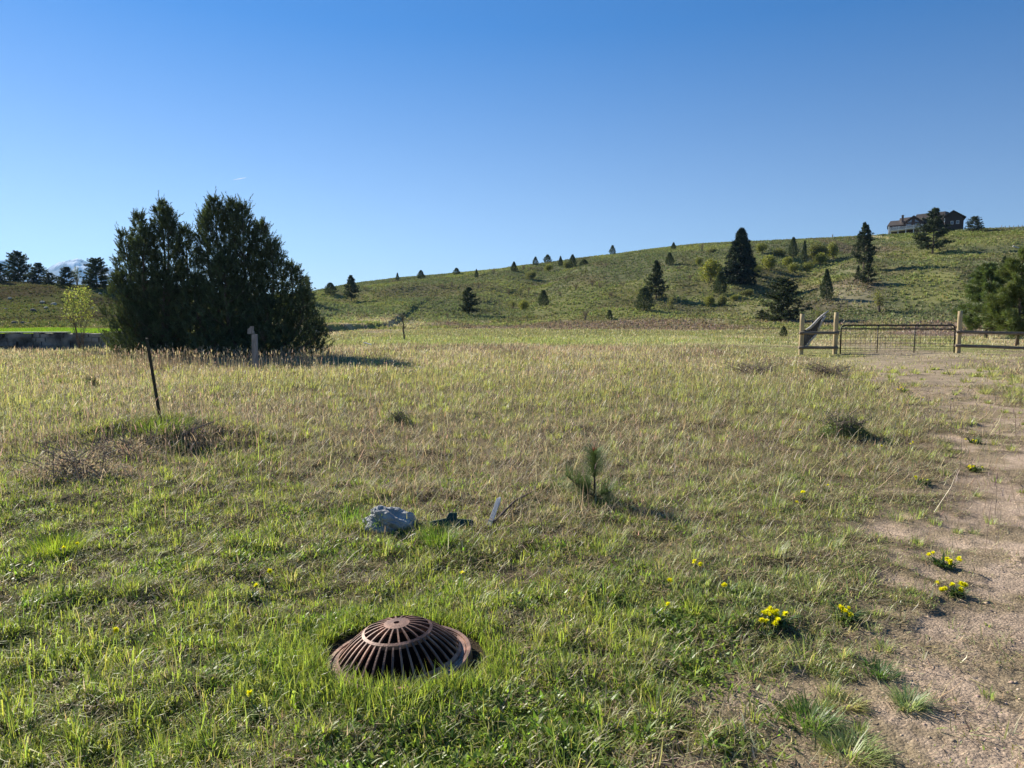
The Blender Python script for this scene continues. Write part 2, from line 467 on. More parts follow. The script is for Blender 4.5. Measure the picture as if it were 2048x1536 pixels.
# grit: single light and dark stones where the sheet is bare dirt
pa = N.new("ShaderNodeAttribute"); pa.attribute_name = "dirt"
sep = N.new("ShaderNodeSeparateColor"); L.new(vo.outputs["Color"], sep.inputs[0])
rp = N.new("ShaderNodeValToRGB"); L.new(sep.outputs[0], rp.inputs[0]); rp.color_ramp.interpolation = 'LINEAR'
e = rp.color_ramp.elements; e[0].position = 0; e[0].color = (0.76, 0.75, 0.74, 1); e[1].position = 1; e[1].color = (1.42, 1.40, 1.36, 1)
k = e.new(0.3); k.color = (0.95, 0.95, 0.95, 1); k = e.new(0.85); k.color = (1.08, 1.06, 1.04, 1)
mx2 = N.new("ShaderNodeMix"); mx2.data_type = 'RGBA'; mx2.blend_type = 'MULTIPLY'
L.new(pa.outputs["Fac"], mx2.inputs[0]); L.new(mx.outputs[2], mx2.inputs[6]); L.new(rp.outputs[0], mx2.inputs[7])
L.new(mx2.outputs[2], p.inputs["Base Color"])
b1 = N.new("ShaderNodeBump"); b1.inputs["Strength"].default_value = 0.8; b1.inputs["Distance"].default_value = 0.02
L.new(n2.outputs[0], b1.inputs["Height"])
b2 = N.new("ShaderNodeBump"); b2.inputs["Strength"].default_value = 0.7; b2.inputs["Distance"].default_value = 0.006
L.new(mth('ADD', n3.outputs[0], mth('MULTIPLY', vo.outputs["Distance"], -1.2)), b2.inputs["Height"]); L.new(b1.outputs[0], b2.inputs["Normal"])
L.new(b2.outputs[0], p.inputs["Normal"])
M_GROUND = m
ground = obj("ground", mesh_np("ground", V, F, M_GROUND, cg, smooth=True, attrs={"dirt": pm}))
tag(ground, "rolling meadow ground rising to a long grassy hill", None, None, "structure")
del V, F, cg

# far mountains
def build_mountains():
    prof = [(-500, 560), (-300, 530), (-150, 545), (-40, 524), (0, 518), (18, 516), (34, 522), (55, 527), (75, 534), (90, 541), (100, 533), (118, 524), (130, 520), (145, 518), (155, 516),
            (172, 521), (190, 529), (215, 534), (235, 540), (262, 547), (280, 556), (330, 566), (420, 585), (520, 600)]
    D = 9500.0
    pa, pz = [], []
    for px, py in prof:
        d = ray(px, py); pa.append(math.degrees(math.atan2(d[0], d[1]))); pz.append(CAM_H + d[2] / math.hypot(d[0], d[1]) * D)
    aa = np.linspace(pa[0], pa[-1], 520); dd = np.linspace(-2600, 1500, 90)
    A, Dp = np.meshgrid(aa, dd)
    zc = np.interp(A, pa, pz)
    rr = D + Dp
    x = rr * np.sin(np.radians(A)); y = rr * np.cos(np.radians(A))
    fall = np.where(Dp < 0, 1 + Dp / 2600.0, 1 - Dp / 1500.0)
    rid = 1 - np.abs(fbm(x / 420, y / 420, 71, 5) * 2 - 1)
    z = zc * fall ** 1.15 * (1 - 0.30 * (1 - rid) * np.clip(1 - fall ** 8, 0, 1) * 2) - 20 * (1 - fall)
    z = z + (fbm(x / 90, y / 90, 72, 4) - 0.5) * 40 * fall
    nr, na = x.shape
    V = np.stack([x.ravel(), y.ravel(), z.ravel()], 1)
    i0 = (np.arange(nr - 1)[:, None] * na + np.arange(na - 1)[None, :]).ravel()
    F = np.stack([i0, i0 + 1, i0 + 1 + na, i0 + na], 1)
    gz = np.gradient(z, axis=1) / (np.abs(aa[1] - aa[0]) * math.pi / 180 * D)
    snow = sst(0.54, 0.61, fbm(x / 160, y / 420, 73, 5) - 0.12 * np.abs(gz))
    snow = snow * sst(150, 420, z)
    c = mix(np.array([0.045, 0.075, 0.125]), np.array([0.50, 0.56, 0.64]), snow)  # rock is not blue itself: distance haze is put into its colour
    mm, nt, N, L, out = mat_new("haze_tinted_rock_and_snow")
    p = N.new("ShaderNodeBsdfPrincipled"); a = N.new("ShaderNodeAttribute"); a.attribute_name = "Col"
    L.new(a.outputs[0], p.inputs["Base Color"]); p.inputs["Roughness"].default_value = 1; L.new(p.outputs[0], out.inputs[0])
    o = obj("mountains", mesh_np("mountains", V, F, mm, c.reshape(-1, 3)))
    tag(o, "far haze-tinted blue mountains with streaks of snow", None, None, "structure")
build_mountains()

# ------------------------------------------------------------------ blades
def blade_arrays(P, h, w, yaw, lean, curve, C, seg=2, face=None):
    n = len(P)
    u = np.stack([np.cos(yaw), np.sin(yaw), np.zeros(n)], 1)
    fa = yaw + math.pi / 2 if face is None else face
    v = np.stack([np.cos(fa), np.sin(fa), np.zeros(n)], 1) * (w * 0.5)[:, None]
    up = np.array([0, 0, 1.0])
    def step(l, a): return u * (l * np.sin(a))[:, None] + up * (l * np.cos(a))[:, None]
    if seg == 1:
        tip = P + step(h, lean)
        V = np.stack([P - v, P + v, tip], 1).reshape(-1, 3)
        b = np.arange(n) * 3
        F = np.stack([b, b + 1, b + 2], 1)
        return V, F, np.repeat(C, 3, 0)
    mid = P + step(h * 0.55, lean)
    tip = mid + step(h * 0.45, lean + curve)
    V = np.stack([P - v, P + v, mid - v * 0.8, mid + v * 0.8, tip], 1).reshape(-1, 3)
    b = np.arange(n) * 5
    F = np.stack([b, b + 1, b + 2, b + 1, b + 3, b + 2, b + 2, b + 3, b + 4], 1).reshape(-1, 3)
    return V, F, np.repeat(C, 5, 0)

def join(parts):
    Vs, Fs, Cs, o = [], [], [], 0
    for V, F, C in parts:
        Vs.append(V); Fs.append(F + o); Cs.append(C); o += len(V)
    return np.concatenate(Vs), np.concatenate(Fs), np.concatenate(Cs)

M_GRASS = leaf_mat("grass_blade", 0.46, 0.035, 0.42, (1.6, 1.7, 0.95))
M_STRAW = leaf_mat("straw", 0.35, 0.03, 0.45, (1.45, 1.4, 1.2))
M_NEEDLE = leaf_mat("needles", 0.18, 0.04, 0.5)
M_LEAF = leaf_mat("leaves", 0.40, 0.04, 0.5)
M_SCRUB = leaf_mat("scrub_leaf", 0.22, 0.015, 0.6, (1.4, 1.6, 1.0))

def sample(n, d0, d1, k, amax=44):
    """points with density proportional to d**-k per area between distances d0 and d1"""
    e = 2 - k
    uu = rng.random(n)
    d = (d0 ** e + uu * (d1 ** e - d0 ** e)) ** (1 / e)
    az = np.radians(rng.uniform(-amax, amax, n))
    return d * np.sin(az), d * np.cos(az), d

def jit(C, s=0.18, hs=0.08):
    n = len(C)
    return np.clip(C * (1 + rng.normal(0, s, (n, 1))) * (1 + rng.normal(0, hs, (n, 3))), 0.004, 0.9)

def keep_clear(x, y):
    k = np.hypot(x - GX, y - GY) > 0.355 + .05 * (y > GY + .05)
    return k

# -- green grass ---------------------------------------------------
green_parts, dry_parts, tall_parts = [], [], []
x, y, d = sample(760000, 1.7, 34, 1.45)
lush, dryc, fine_, bare, na_, nb_, nc_ = near_maps(x, y)
pmk = path_mask(x, y)
cl = fbm(x / 0.16, y / 0.16, 81, 3)
dens = np.clip((0.12 + 0.80 * lush + 0.6 * fine_) * (0.08 + 1.5 * sst(0.42, 0.62, cl)) * (1 - 0.93 * bare), 0, 1)
dens = dens * (1 - pmk) ** 1.4 + 0.06 * pmk * sst(0.56, 0.64, cl) 
dens = np.where(d > 12, np.clip(dens + 0.08, 0, 1), dens) * (1 - .85 * worn(x, y))
kp = (rng.random(len(x)) < dens) & keep_clear(x, y)
x, y, d, lush, fine_, dryc, nc_, na_, pmk, cl = (q[kp] for q in (x, y, d, lush, fine_, dryc, nc_, na_, pmk, cl))
n = len(x)
far_ = sst(8, 18, d)
h = (0.028 + 0.050 * lush * sst(.3, .6, fbm(x / .8, y / .8, 84, 3)) + 0.02 * fine_ + 0.08 * far_ * (1 - fine_ * .6)) * rng.gamma(4, 1 / 4, n) * (0.6 + 0.8 * cl)
h = h * (1 - 0.55 * sst(0.0, 0.3, pmk))
xl = np.interp(y, _ly, _lx)
h = h * (0.45 + 0.55 * sst(0.2, 1.6, xl - x) + 0.4 * (d > 14))
w = np.maximum(0.0032 + 0.0045 * rng.random(n) ** 1.5 - 0.0012 * fine_, 0.00062 * d)
C = mix(np.broadcast_to(GREEN, (n, 3)), FRESH, sst(0.3, 0.75, fbm(x / 0.5, y / 0.5, 82, 3) + rng.normal(0, .12, n)))
C = mix(C, BLUEG, np.clip(fine_ * 0.95 + 0.35 * (x > 0.6), 0, 1))
C = mix(C, OLIVE * 1.0, np.clip(dryc * .8 + far_ * 0.65 + (rng.random(n) < 0.22) * 0.7, 0, 1))
C = mix(C, STRAW * .60, far_ * .55 * (1 - .7 * fine_))
C = jit(C)
z = H(x, y) - 0.004
green_parts.append(blade_arrays(np.stack([x, y, z], 1), h, w, rng.uniform(0, 6.283, n), np.abs(rng.normal(0.5, 0.45, n)), rng.uniform(0.1, 1.6, n), C))
# broad soft weeds and clover leaves low in the turf
x, y, d = sample(120000, 1.7, 7.5, 1.2)
pt = sst(0.53, 0.62, fbm(x / 0.42, y / 0.42, 83, 3)); pmk = path_mask(x, y)
kp = (rng.random(len(x)) < pt * (1 - pmk) * (1 - sst(0.5, 2.0, x))) & keep_clear(x, y)
x, y, d = x[kp], y[kp], d[kp]; n = len(x)
C = jit(np.broadcast_to(np.array([0.20, 0.27, 0.05]), (n, 3)), 0.25)
green_parts.append(blade_arrays(np.stack([x, y, H(x, y) + rng.uniform(0, .03, n)], 1), rng.uniform(.018, .05, n), rng.uniform(.008, .015, n), rng.uniform(0, 6.283, n), rng.uniform(.4, 1.4, n), rng.uniform(0, .5, n), C))
x, y, d = sample(420000, 1.7, 8, 1.3)
lush, dryc, fine_, bare, na_, nb_, nc_ = near_maps(x, y); pmk = path_mask(x, y)
kp = (rng.random(len(x)) < (.25 + .55 * lush) * (1 - .6 * bare) * (1 - pmk) ** 3 * (.3 + 1.2 * sst(.4, .6, fbm(x / .12, y / .12, 85, 3)))) & keep_clear(x, y)
x, y, d = x[kp], y[kp], d[kp]; n = len(x)
C = mix(np.broadcast_to(GREEN, (n, 3)), FRESH, rng.random(n)); C = mix(C, BLUEG, sst(.4, 1.2, x) * .7); C = mix(C, THATCH, (rng.random(n) < .2) * .8)
green_parts.append(blade_arrays(np.stack([x, y, H(x, y) + rng.uniform(0, .012, n)], 1), rng.uniform(.012, .04, n), rng.uniform(.003, .006, n), rng.uniform(0, 6.283, n), rng.uniform(.2, 1.4, n), rng.uniform(-.3, 1.2, n), jit(C, .22)))
# grass tufts: denser, taller fountains of blades
tx, ty, td = sample(2600, 1.8, 26, 1.5)
pmk = path_mask(tx, ty); xl = np.interp(ty, _ly, _lx)
ok = (rng.random(len(tx)) < (1 - pmk) + 0.22 * pmk * (1 - sst(.8, 2.4, tx - xl))) & (np.hypot(tx - GX, ty - GY) > 0.48)
tx, ty, td, pmk = tx[ok], ty[ok], td[ok], pmk[ok]
nb = rng.integers(15, 60, len(tx))
idx = np.repeat(np.arange(len(tx)), nb); n = len(idx)
sz = rng.uniform(.5, 1.25, len(tx)) * (1 - .45 * pmk); hue = rng.random(len(tx))
ang = rng.uniform(0, 6.283, n); rad_ = np.sqrt(rng.random(n)) * 0.055 * sz[idx] * (1 + td[idx] * .04)
x = tx[idx] + rad_ * np.cos(ang); y = ty[idx] + rad_ * np.sin(ang)
C = mix(np.broadcast_to(GREEN, (n, 3)), FRESH, hue[idx]); C = mix(C, BLUEG * 1.2, (tx[idx] > 1.0) * 0.75); C = mix(C, STRAW * .8, (rng.random(n) < 0.22) * .85)
C = mix(C, OLIVE * 1.2, sst(7, 12, td[idx]) * .7)
h = (0.075 + 0.05 * hue[idx]) * sz[idx] * rng.uniform(.6, 1.3, n) * (1 + .8 * sst(7, 14, td[idx]))
green_parts.append(blade_arrays(np.stack([x, y, H(x, y) - .005], 1), h, np.maximum(0.0038, .0006 * td[idx]), ang + rng.normal(0, .4, n), 0.15 + 9 * rad_ * rng.uniform(.4, 1.2, n), rng.uniform(.2, 1.0, n), jit(C)))

# collar of longer grass round the storm grate
n = 5200
a_ = rng.uniform(0, 6.283, n); q = 0.34 + np.abs(rng.normal(0, .10, n))
q = np.where((np.sin(a_) > .15) | (np.cos(a_) > .75), q + .05, q)
x = GX + q * np.cos(a_); y = GY + q * np.sin(a_)
C = jit(mix(np.broadcast_to(GREEN, (n, 3)), FRESH, rng.random(n)))
front = (np.sin(a_) < -0.1) & (np.cos(a_) < .8)
green_parts.append(blade_arrays(np.stack([x, y, H(x, y) - .01], 1), rng.uniform(.04, .13, n) * np.where(front, 1.25, .75), rng.uniform(.003, .006, n), rng.uniform(0, 6.283, n), np.abs(rng.normal(.2, .25, n)), rng.uniform(.1, .9, n), C))

# -- lying straw and thatch -----------------------------------------
x, y, d = sample(800000, 1.7, 20, 1.5)
lush, dryc, fine_, bare, na_, nb_, nc_ = near_maps(x, y)
pmk = path_mask(x, y)
cl = fbm(x / 0.3, y / 0.3, 91, 3)
dens = (0.30 + 0.7 * dryc + 0.35 * sst(5, 9, y)) * (0.3 + 1.3 * sst(.35, .65, cl)) * (1 - pmk) ** 1.5 + 0.012 * pmk
dens = np.clip(dens + .25 * bare, 0, 1) * (1 - .35 * lush)
kp = (rng.random(len(x)) < dens) & keep_clear(x, y)
x, y, d, dryc, na_, pmk = (q[kp] for q in (x, y, d, dryc, na_, pmk)); n = len(x)
C = mix(np.broadcast_to(STRAW, (n, 3)), THATCH * 0.8, rng.random(n) ** 0.7)
C = mix(C, OLIVE * 1.15, (rng.random(n) < .42 * (1 - .8 * dryc)) * 0.9)
lean = np.clip(rng.normal(1.25, .3, n), .2, 1.54)
h = rng.gamma(3, 1 / 3, n) * (0.050 + .05 * dryc + 0.06 * sst(6, 10, d))
C = mix(C, SOIL * 1.6, (rng.random(n) < .18) * .9)
dry_parts.append(blade_arrays(np.stack([x, y, H(x, y) + rng.uniform(0, .022, n)], 1), h, np.maximum(0.0024 + .0045 * rng.random(n) ** 2, .0005 * d), rng.uniform(0, 6.283, n), lean, rng.uniform(-.9, .9, n), jit(C, .3)))
# long single bleached stems
x, y, d = sample(6500, 2.2, 18, 1.0)
kp = (rng.random(len(x)) < sst(4.2, 6.5, y)) & (rng.random(len(x)) < (0.2 + 0.8 * np.exp(-((x - .3) / 2.6) ** 2 - ((y - 8) / 3.2) ** 2))) & (path_mask(x, y) < .4) & (np.hypot(x - GX, y - GY) > 0.5)
x, y, d = x[kp], y[kp], d[kp]; n = len(x)
dry_parts.append(blade_arrays(np.stack([x, y, H(x, y) + .02], 1), rng.uniform(.15, .5, n), np.maximum(.0030, .0006 * d), rng.uniform(0, 6.283, n), rng.uniform(.5, 1.5, n), rng.uniform(-.6, .9, n), jit(np.broadcast_to(STRAW * 1.1, (n, 3)), .12)))

# -- standing dry meadow, 6 m to 40 m -------------------------------
x, y, d = sample(420000, 6.0, 42, 1.35, 46)
lush, dryc, fine_, bare, na_, nb_, nc_ = near_maps(x, y)
pmk = path_mask(x, y)
xl = np.interp(y, _ly, _lx)
track = np.clip(sst(-1.2, 0.3, x - xl) * (1 - sst(16, 20, y)) * (x - xl < 9) + .95 * worn(x, y), 0, 1)
zone = sst(7, 13, y + 1.0 * (x + 1.0) * -0.25 + (nc_ - .5) * 5)
cl = fbm(x / .45, y / .6, 95, 3)
dens = zone * (0.35 + 1.1 * sst(.35, .62, cl)) * (1 - fine_ * .75) * (1 - .85 * track) * (1 - pmk)
near_left = np.exp(-((x + 4.6) / 2.4) ** 2 - ((y - 8.8) / 1.5) ** 2)
dens = np.clip(dens + .7 * near_left, 0, 1)
kp = rng.random(len(x)) < dens
x, y, d, na_, nc_, cl, nl = (q[kp] for q in (x, y, d, na_, nc_, cl, near_left[:len(kp)])); n = len(x)
C = mix(np.broadcast_to(STRAW * .80, (n, 3)), OLIVE * np.array([.98, .92, 1.05]), sst(.44, .66, fbm(x / 1.8, y / 2.4, 96, 4) + rng.normal(0, .10, n)))
C = mix(C, PURP, np.clip(sst(.50, .60, fbm(x / 2.4, y / 3.0, 97, 4)) * .55 * (rng.random(n) < .8) * sst(10, 18, d) + (rng.random(n) < .12) * .6, 0, 1))
gate_ = sst(10.2, 12.0, x) * sst(20, 25, y)
h = (0.065 + .075 * sst(9, 22, d)) * (1 - .75 * np.clip(gate_ + worn(x, y), 0, 1)) * rng.gamma(4, 1 / 4, n) * (.45 + .95 * cl)
tall_parts.append(blade_arrays(np.stack([x, y, H(x, y) - .01], 1), h, np.maximum(.003, .00066 * d), rng.uniform(0, 6.283, n), np.abs(rng.normal(.65, .5, n)), rng.uniform(-.2, 1.1, n), jit(C, .34)))

# -- the field from 34 m to the foot of the hill ---------------------
x, y, d = sample(430000, 32, 150, 1.5, 42)
az = np.degrees(np.arctan2(x, y)); rb = np.interp(az, *RB)
lawn = (az < -17.5) & (y > WY - .6) & (y < 60)
cl = fbm(x / 1.2, y / 1.8, 98, 3)
kp = (d < rb + 22) & ~lawn & (rng.random(len(x)) < .35 + .9 * sst(.38, .62, cl)) & (np.hypot(x + 22, (y - WY)) > 0)
x, y, d, cl = x[kp], y[kp], d[kp], cl[kp]; n = len(x)
C = zone_far(x, y)
gr = np.clip((C[:, 1] - C[:, 0]) * 6, 0, 1)
C = mix(C, STRAW * .8, (rng.random(n) < .13) * .7)
gate_ = sst(10.2, 12.0, x) * (1 - sst(36, 50, y))
h = (0.15 - .08 * gr) * (1 - .7 * gate_) * rng.gamma(5, 1 / 5, n) * (.4 + 1.1 * cl)
tall_parts.append(blade_arrays(np.stack([x, y, H(x, y, False) - .03], 1), h, np.maximum(.02, .0008 * d), rng.uniform(0, 6.283, n), np.abs(rng.normal(.5, .4, n)), rng.uniform(0, .8, n), jit(C * 1.1, .25)))
# raised lawn, short
x = rng.uniform(-50, -17.5, 60000); y = rng.uniform(WY + .6, 62, 60000); n = len(x)
C = jit(zone_far(x, y), .15)
green_parts.append(blade_arrays(np.stack([x, y, H(x, y, False)], 1), rng.uniform(.04, .09, n), np.full(n, .03), rng.uniform(0, 6.283, n), np.abs(rng.normal(.3, .2, n)), rng.uniform(0, .6, n), C))

# -- seed stalks: thin stems with a plume, tallest by the junipers ----
def stalks(x, y, hmin, hmax, headw, C0, wmin=.0035, lean=.12):
    n = len(x); d = np.hypot(x, y)
    h = rng.uniform(hmin, hmax, n); yaw = rng.uniform(0, 6.283, n); ln = np.abs(rng.normal(lean, .1, n)); cv = rng.uniform(.05, .5, n)
    w = np.maximum(wmin, .00042 * d)
    z = H(x, y) - .01
    C = jit(np.broadcast_to(C0, (n, 3)), .2)
    tall_parts.append(blade_arrays(np.stack([x, y, z], 1), h, w, yaw, ln, cv, C))
    u = np.stack([np.cos(yaw), np.sin(yaw), 0 * yaw], 1)
    def stp(l, a): return u * (l * np.sin(a))[:, None] + np.array([0, 0, 1.]) * (l * np.cos(a))[:, None]
    tip = np.stack([x, y, z], 1) + stp(h * .55, ln) + stp(h * .33, ln + cv)
    tall_parts.append(blade_arrays(tip, h * .2, np.maximum(headw, .0009 * d), yaw, ln + cv, rng.uniform(.1, .6, n), np.clip(C * 1.35, 0, .8)))
jx, jy = [], []
for _ in range(1500):
    px = rng.uniform(240, 640) + rng.normal(0, 35); py = 738 - abs(rng.normal(0, 13))
    q = flat(px, py); jx.append(q[0]); jy.append(q[1])
stalks(np.array(jx), np.array(jy), .2, .68, .008, mix(PURP[None, :] * .7, STRAW * .55, rng.random(len(jx))), .003)
x, y, d = sample(22000, 8, 30, 1.1)
cl = fbm(x / 2.5, y / 3.0, 99, 3)
xl = np.interp(y, _ly, _lx)
kp = (rng.random(len(x)) < sst(.46, .62, cl)) & (x < xl - 1.3 + (y > 30) * 20) & ~((np.abs(x - 4.7) < 1.5) & (np.abs(y - 12.2) < 3.5))
kp &= rng.random(len(x)) < .5 * (1 - worn(x, y))
stalks(x[kp], y[kp], .15, .32, .009, mix(PURP[None, :], STRAW, rng.random(kp.sum()) * .7))
x, y, d = sample(5200, 5.6, 13, .6, 40)
kp = rng.random(len(x)) < .18 + .9 * np.exp(-((x + 3.9) / 2.0) ** 2 - ((y - 8.8) / 1.7) ** 2)
stalks(x[kp], y[kp], .25, .6, .008, PURP * 1.05, .0028, .3)

V, F, C = join(green_parts); del green_parts
o = obj("meadow_grass", mesh_np("meadow_grass", V, F, M_GRASS, C)); tag(o, "short bright green spring grass and clover covering the meadow", "grass", None, "stuff")
V, F, C = join(dry_parts); del dry_parts
o = obj("dead_grass", mesh_np("dead_grass", V, F, M_STRAW, C)); tag(o, "flattened pale straw and thatch lying between the green blades", "dead grass", None, "stuff")
V, F, C = join(tall_parts); del tall_parts
o = obj("tall_dry_grass", mesh_np("tall_dry_grass", V, F, M_STRAW, C)); tag(o, "standing dry tan and purple brown grass with seed heads across the field", "tall grass", None, "stuff")
del V, F, C

# -- low scrub tufts on the hillside ---------------------------------
x, y, d = sample(250000, 70, 330, .35, 42)
az = np.degrees(np.arctan2(x, y)); rb = np.interp(az, *RB); rc = np.interp(az, *RC)
t = (d - rb) / (rc - rb)
cl = fbm(x / 3.2, y / 3.2, 101, 3)
kp = (t > -.05) & (t < 1.25) & (rng.random(len(x)) < .55 + .45 * sst(.40, .6, cl))
x, y, d, cl, az = x[kp], y[kp], d[kp], cl[kp], az[kp]
nb = 5; idx = np.repeat(np.arange(len(x)), nb); n = len(idx)
Cb = zone_far(x, y); 
Cb = Cb * (0.92 + .28 * rng.random((len(x), 1)))
ang = rng.uniform(0, 6.283, n); sz = (rng.uniform(.5, 1.3, len(x)) ** 1.3)[idx] * np.where(az[idx] < -17.5, .7, 1) 
rad_ = .16 * sz * rng.random(n)
xx = x[idx] + rad_ * np.cos(ang); yy = y[idx] + rad_ * np.sin(ang)
zz = H(x, y, False)[idx] - .05
V, F, C = blade_arrays(np.stack([xx, yy, zz], 1), .40 * sz * rng.uniform(.6, 1.2, n), .20 * sz, ang, rng.uniform(.1, .8, n), rng.uniform(.2, .8, n), jit(Cb[idx] * 1.1, .14), seg=2, face=rng.uniform(0, 6.283, n))
o = obj("hillside_scrub", mesh_np("hillside_scrub", V, F, M_SCRUB, C)); tag(o, "low sage green tufts and bunchgrass speckling the hillside", "scrub", None, "stuff")
del V, F, C

# -- gravel on the dirt track ------------------------------------------
x, y, d = sample(60000, 1.8, 13, 1.6)
pmk = path_mask(x, y)
kp = rng.random(len(x)) < pmk * .62 + .01
x, y, d = x[kp], y[kp], d[kp]; n = len(x)
ico = np.array([(1, 0, 0), (0, 1, 0), (-1, 0, 0), (0, -1, 0), (0, 0, 1), (0, 0, -.6)], float)
icf = np.array([(0, 1, 4), (1, 2, 4), (2, 3, 4), (3, 0, 4), (1, 0, 5), (2, 1, 5), (3, 2, 5), (0, 3, 5)])
s = np.clip(rng.lognormal(math.log(.0034), .5, n), .0016, .014) * (1 + d * .05)
sc3 = np.stack([s * rng.uniform(.7, 1.3, n), s * rng.uniform(.7, 1.3, n), s * rng.uniform(.4, .8, n)], 1)
an = rng.uniform(0, 6.28, n); ca, sa = np.cos(an), np.sin(an)
Vv = ico[None] * sc3[:, None, :] * rng.uniform(.75, 1.2, (n, 6, 1))
xr = Vv[..., 0] * ca[:, None] - Vv[..., 1] * sa[:, None]; yr = Vv[..., 0] * sa[:, None] + Vv[..., 1] * ca[:, None]
Vv = np.stack([xr + x[:, None], yr + y[:, None], Vv[..., 2] + (H(x, y) - s * .15)[:, None]], -1).reshape(-1, 3)
Ff = (icf[None] + (np.arange(n) * 6)[:, None, None]).reshape(-1, 3)
Cc = np.repeat(np.clip(DIRT * rng.lognormal(.02, .20, (n, 1)) * rng.normal(1, .04, (n, 3)) , .05, .75), 6, 0)
m, nt, N, L, out = mat_new("pebble"); p = N.new("ShaderNodeBsdfPrincipled"); a = N.new("ShaderNodeAttribute"); a.attribute_name = "Col"
L.new(a.outputs[0], p.inputs["Base Color"]); p.inputs["Roughness"].default_value = .9; p.inputs["Specular IOR Level"].default_value = .05; L.new(p.outputs[0], out.inputs[0])
o = obj("gravel", mesh_np("gravel", Vv, Ff, m, Cc)); tag(o, "fine pinkish brown gravel strewn over the dirt track", "gravel", None, "stuff")
del Vv, Ff, Cc

# ------------------------------------------------------------------ shared materials for things
M_BARK = solid_mat("bark", (0.10, 0.07, 0.05), (0.22, 0.17, 0.13), 14, .95, bump=.8, stretch=(3, 3, .6), dist=.03)
M_TWIG = solid_mat("twig", (0.18, 0.14, 0.11), (0.30, 0.24, 0.19), 10, .9, bump=0)
M_PALEBARK = solid_mat("pale_bark", (0.25, 0.21, 0.15), (0.42, 0.36, 0.27), 9, .9, bump=.3)
M_LOG = solid_mat("peeled_log", (0.50, 0.40, 0.22), (0.30, 0.22, 0.12), 5, .8, bump=.5, stretch=(4, 4, .5), dist=.01, c3=(0.42, 0.33, 0.18))
M_RAIL = solid_mat("rail_wood", (0.13, 0.10, 0.075), (0.26, 0.21, 0.15), 6, .85, bump=.6, stretch=(.6, 4, 4), dist=.01)
M_GREYWOOD = solid_mat("weathered_wood", (0.17, 0.16, 0.155), (0.36, 0.34, 0.32), 7, .9, bump=.8, stretch=(5, 5, .5), dist=.01)
M_BLACKMETAL = solid_mat("black_paint", (0.006, 0.006, 0.006), (0.010, 0.010, 0.010), 9, .55, metal=0, bump=.05, spec=.5)
M_WIRE = solid_mat("galvanised_wire", (0.10, 0.10, 0.10), (0.16, 0.16, 0.155), 9, .5, metal=.5, bump=0)
M_RUST = solid_mat("rusty_cast_iron", (0.10, 0.052, 0.038), (0.40, 0.215, 0.14), 11, .6, metal=.15, bump=.55, bscale=120, dist=.003, c3=(0.22, 0.12, 0.08), spec=.45)
M_POSTPAINT = solid_mat("green_post_paint", (0.025, 0.032, 0.022), (0.06, 0.05, 0.035), 20, .55, metal=.2, bump=.2)

# ------------------------------------------------------------------ vegetation prototypes (unit height)
def slivers(c, dr, ln, wd, C, prng, seg=1):
    """pointed leaves: c (n,3) base, dr (n,3) unit direction"""
    n = len(c)
    rnd = prng.normal(size=(n, 3)); s = np.cross(dr, rnd); s /= np.linalg.norm(s, axis=1)[:, None] + 1e-9
    s *= (wd * .5)[:, None] if hasattr(wd, '__len__') else wd * .5
    lnv = ln[:, None] if hasattr(ln, '__len__') else ln
    mid = c + dr * lnv * .45
    tip = c + dr * lnv
    V = np.stack([c, mid - s, tip, mid + s], 1).reshape(-1, 3)
    b = np.arange(n) * 4
    F = np.stack([b, b + 1, b + 2, b, b + 2, b + 3], 1).reshape(-1, 3)
    return V, F, np.repeat(C, 4, 0)

def unit(v): return v / (np.linalg.norm(v, axis=1)[:, None] + 1e-9)
def jc(prng, n, base, s=.2, hs=.07): return np.clip(np.array(base) * (1 + prng.normal(0, s, (n, 1))) * (1 + prng.normal(0, hs, (n, 3))), .004, .8)

JUN = (0.076, 0.102, 0.050); PIN = (0.050, 0.068, 0.032); SPR = (0.030, 0.046, 0.026)
def crown_mesh(name, V, F, C, mat): return mesh_np(name, V, F, mat, C)

def trunk_mesh(name, h, r, mat, prng, top=.03, lean=.02, limbs=()):
    mb = MB(); pts = []; n = 8
    for i in range(n + 1):
        t = i / n
        pts.append((prng.normal(0, lean) * t, prng.normal(0, lean) * t, -0.03 + t * (h + .03)))
    mb.tube(pts, [r * (1.25 if i == 0 else 1) * (1 - .85 * i / n) for i in range(n + 1)], 7)
    for a, b, rr in limbs: mb.tube([a, ((Vector(a) + Vector(b)) / 2) + Vector((0, 0, -.01)), b], [rr, rr * .7, rr * .35], 5)
    return mb.mesh(name, mat, True)

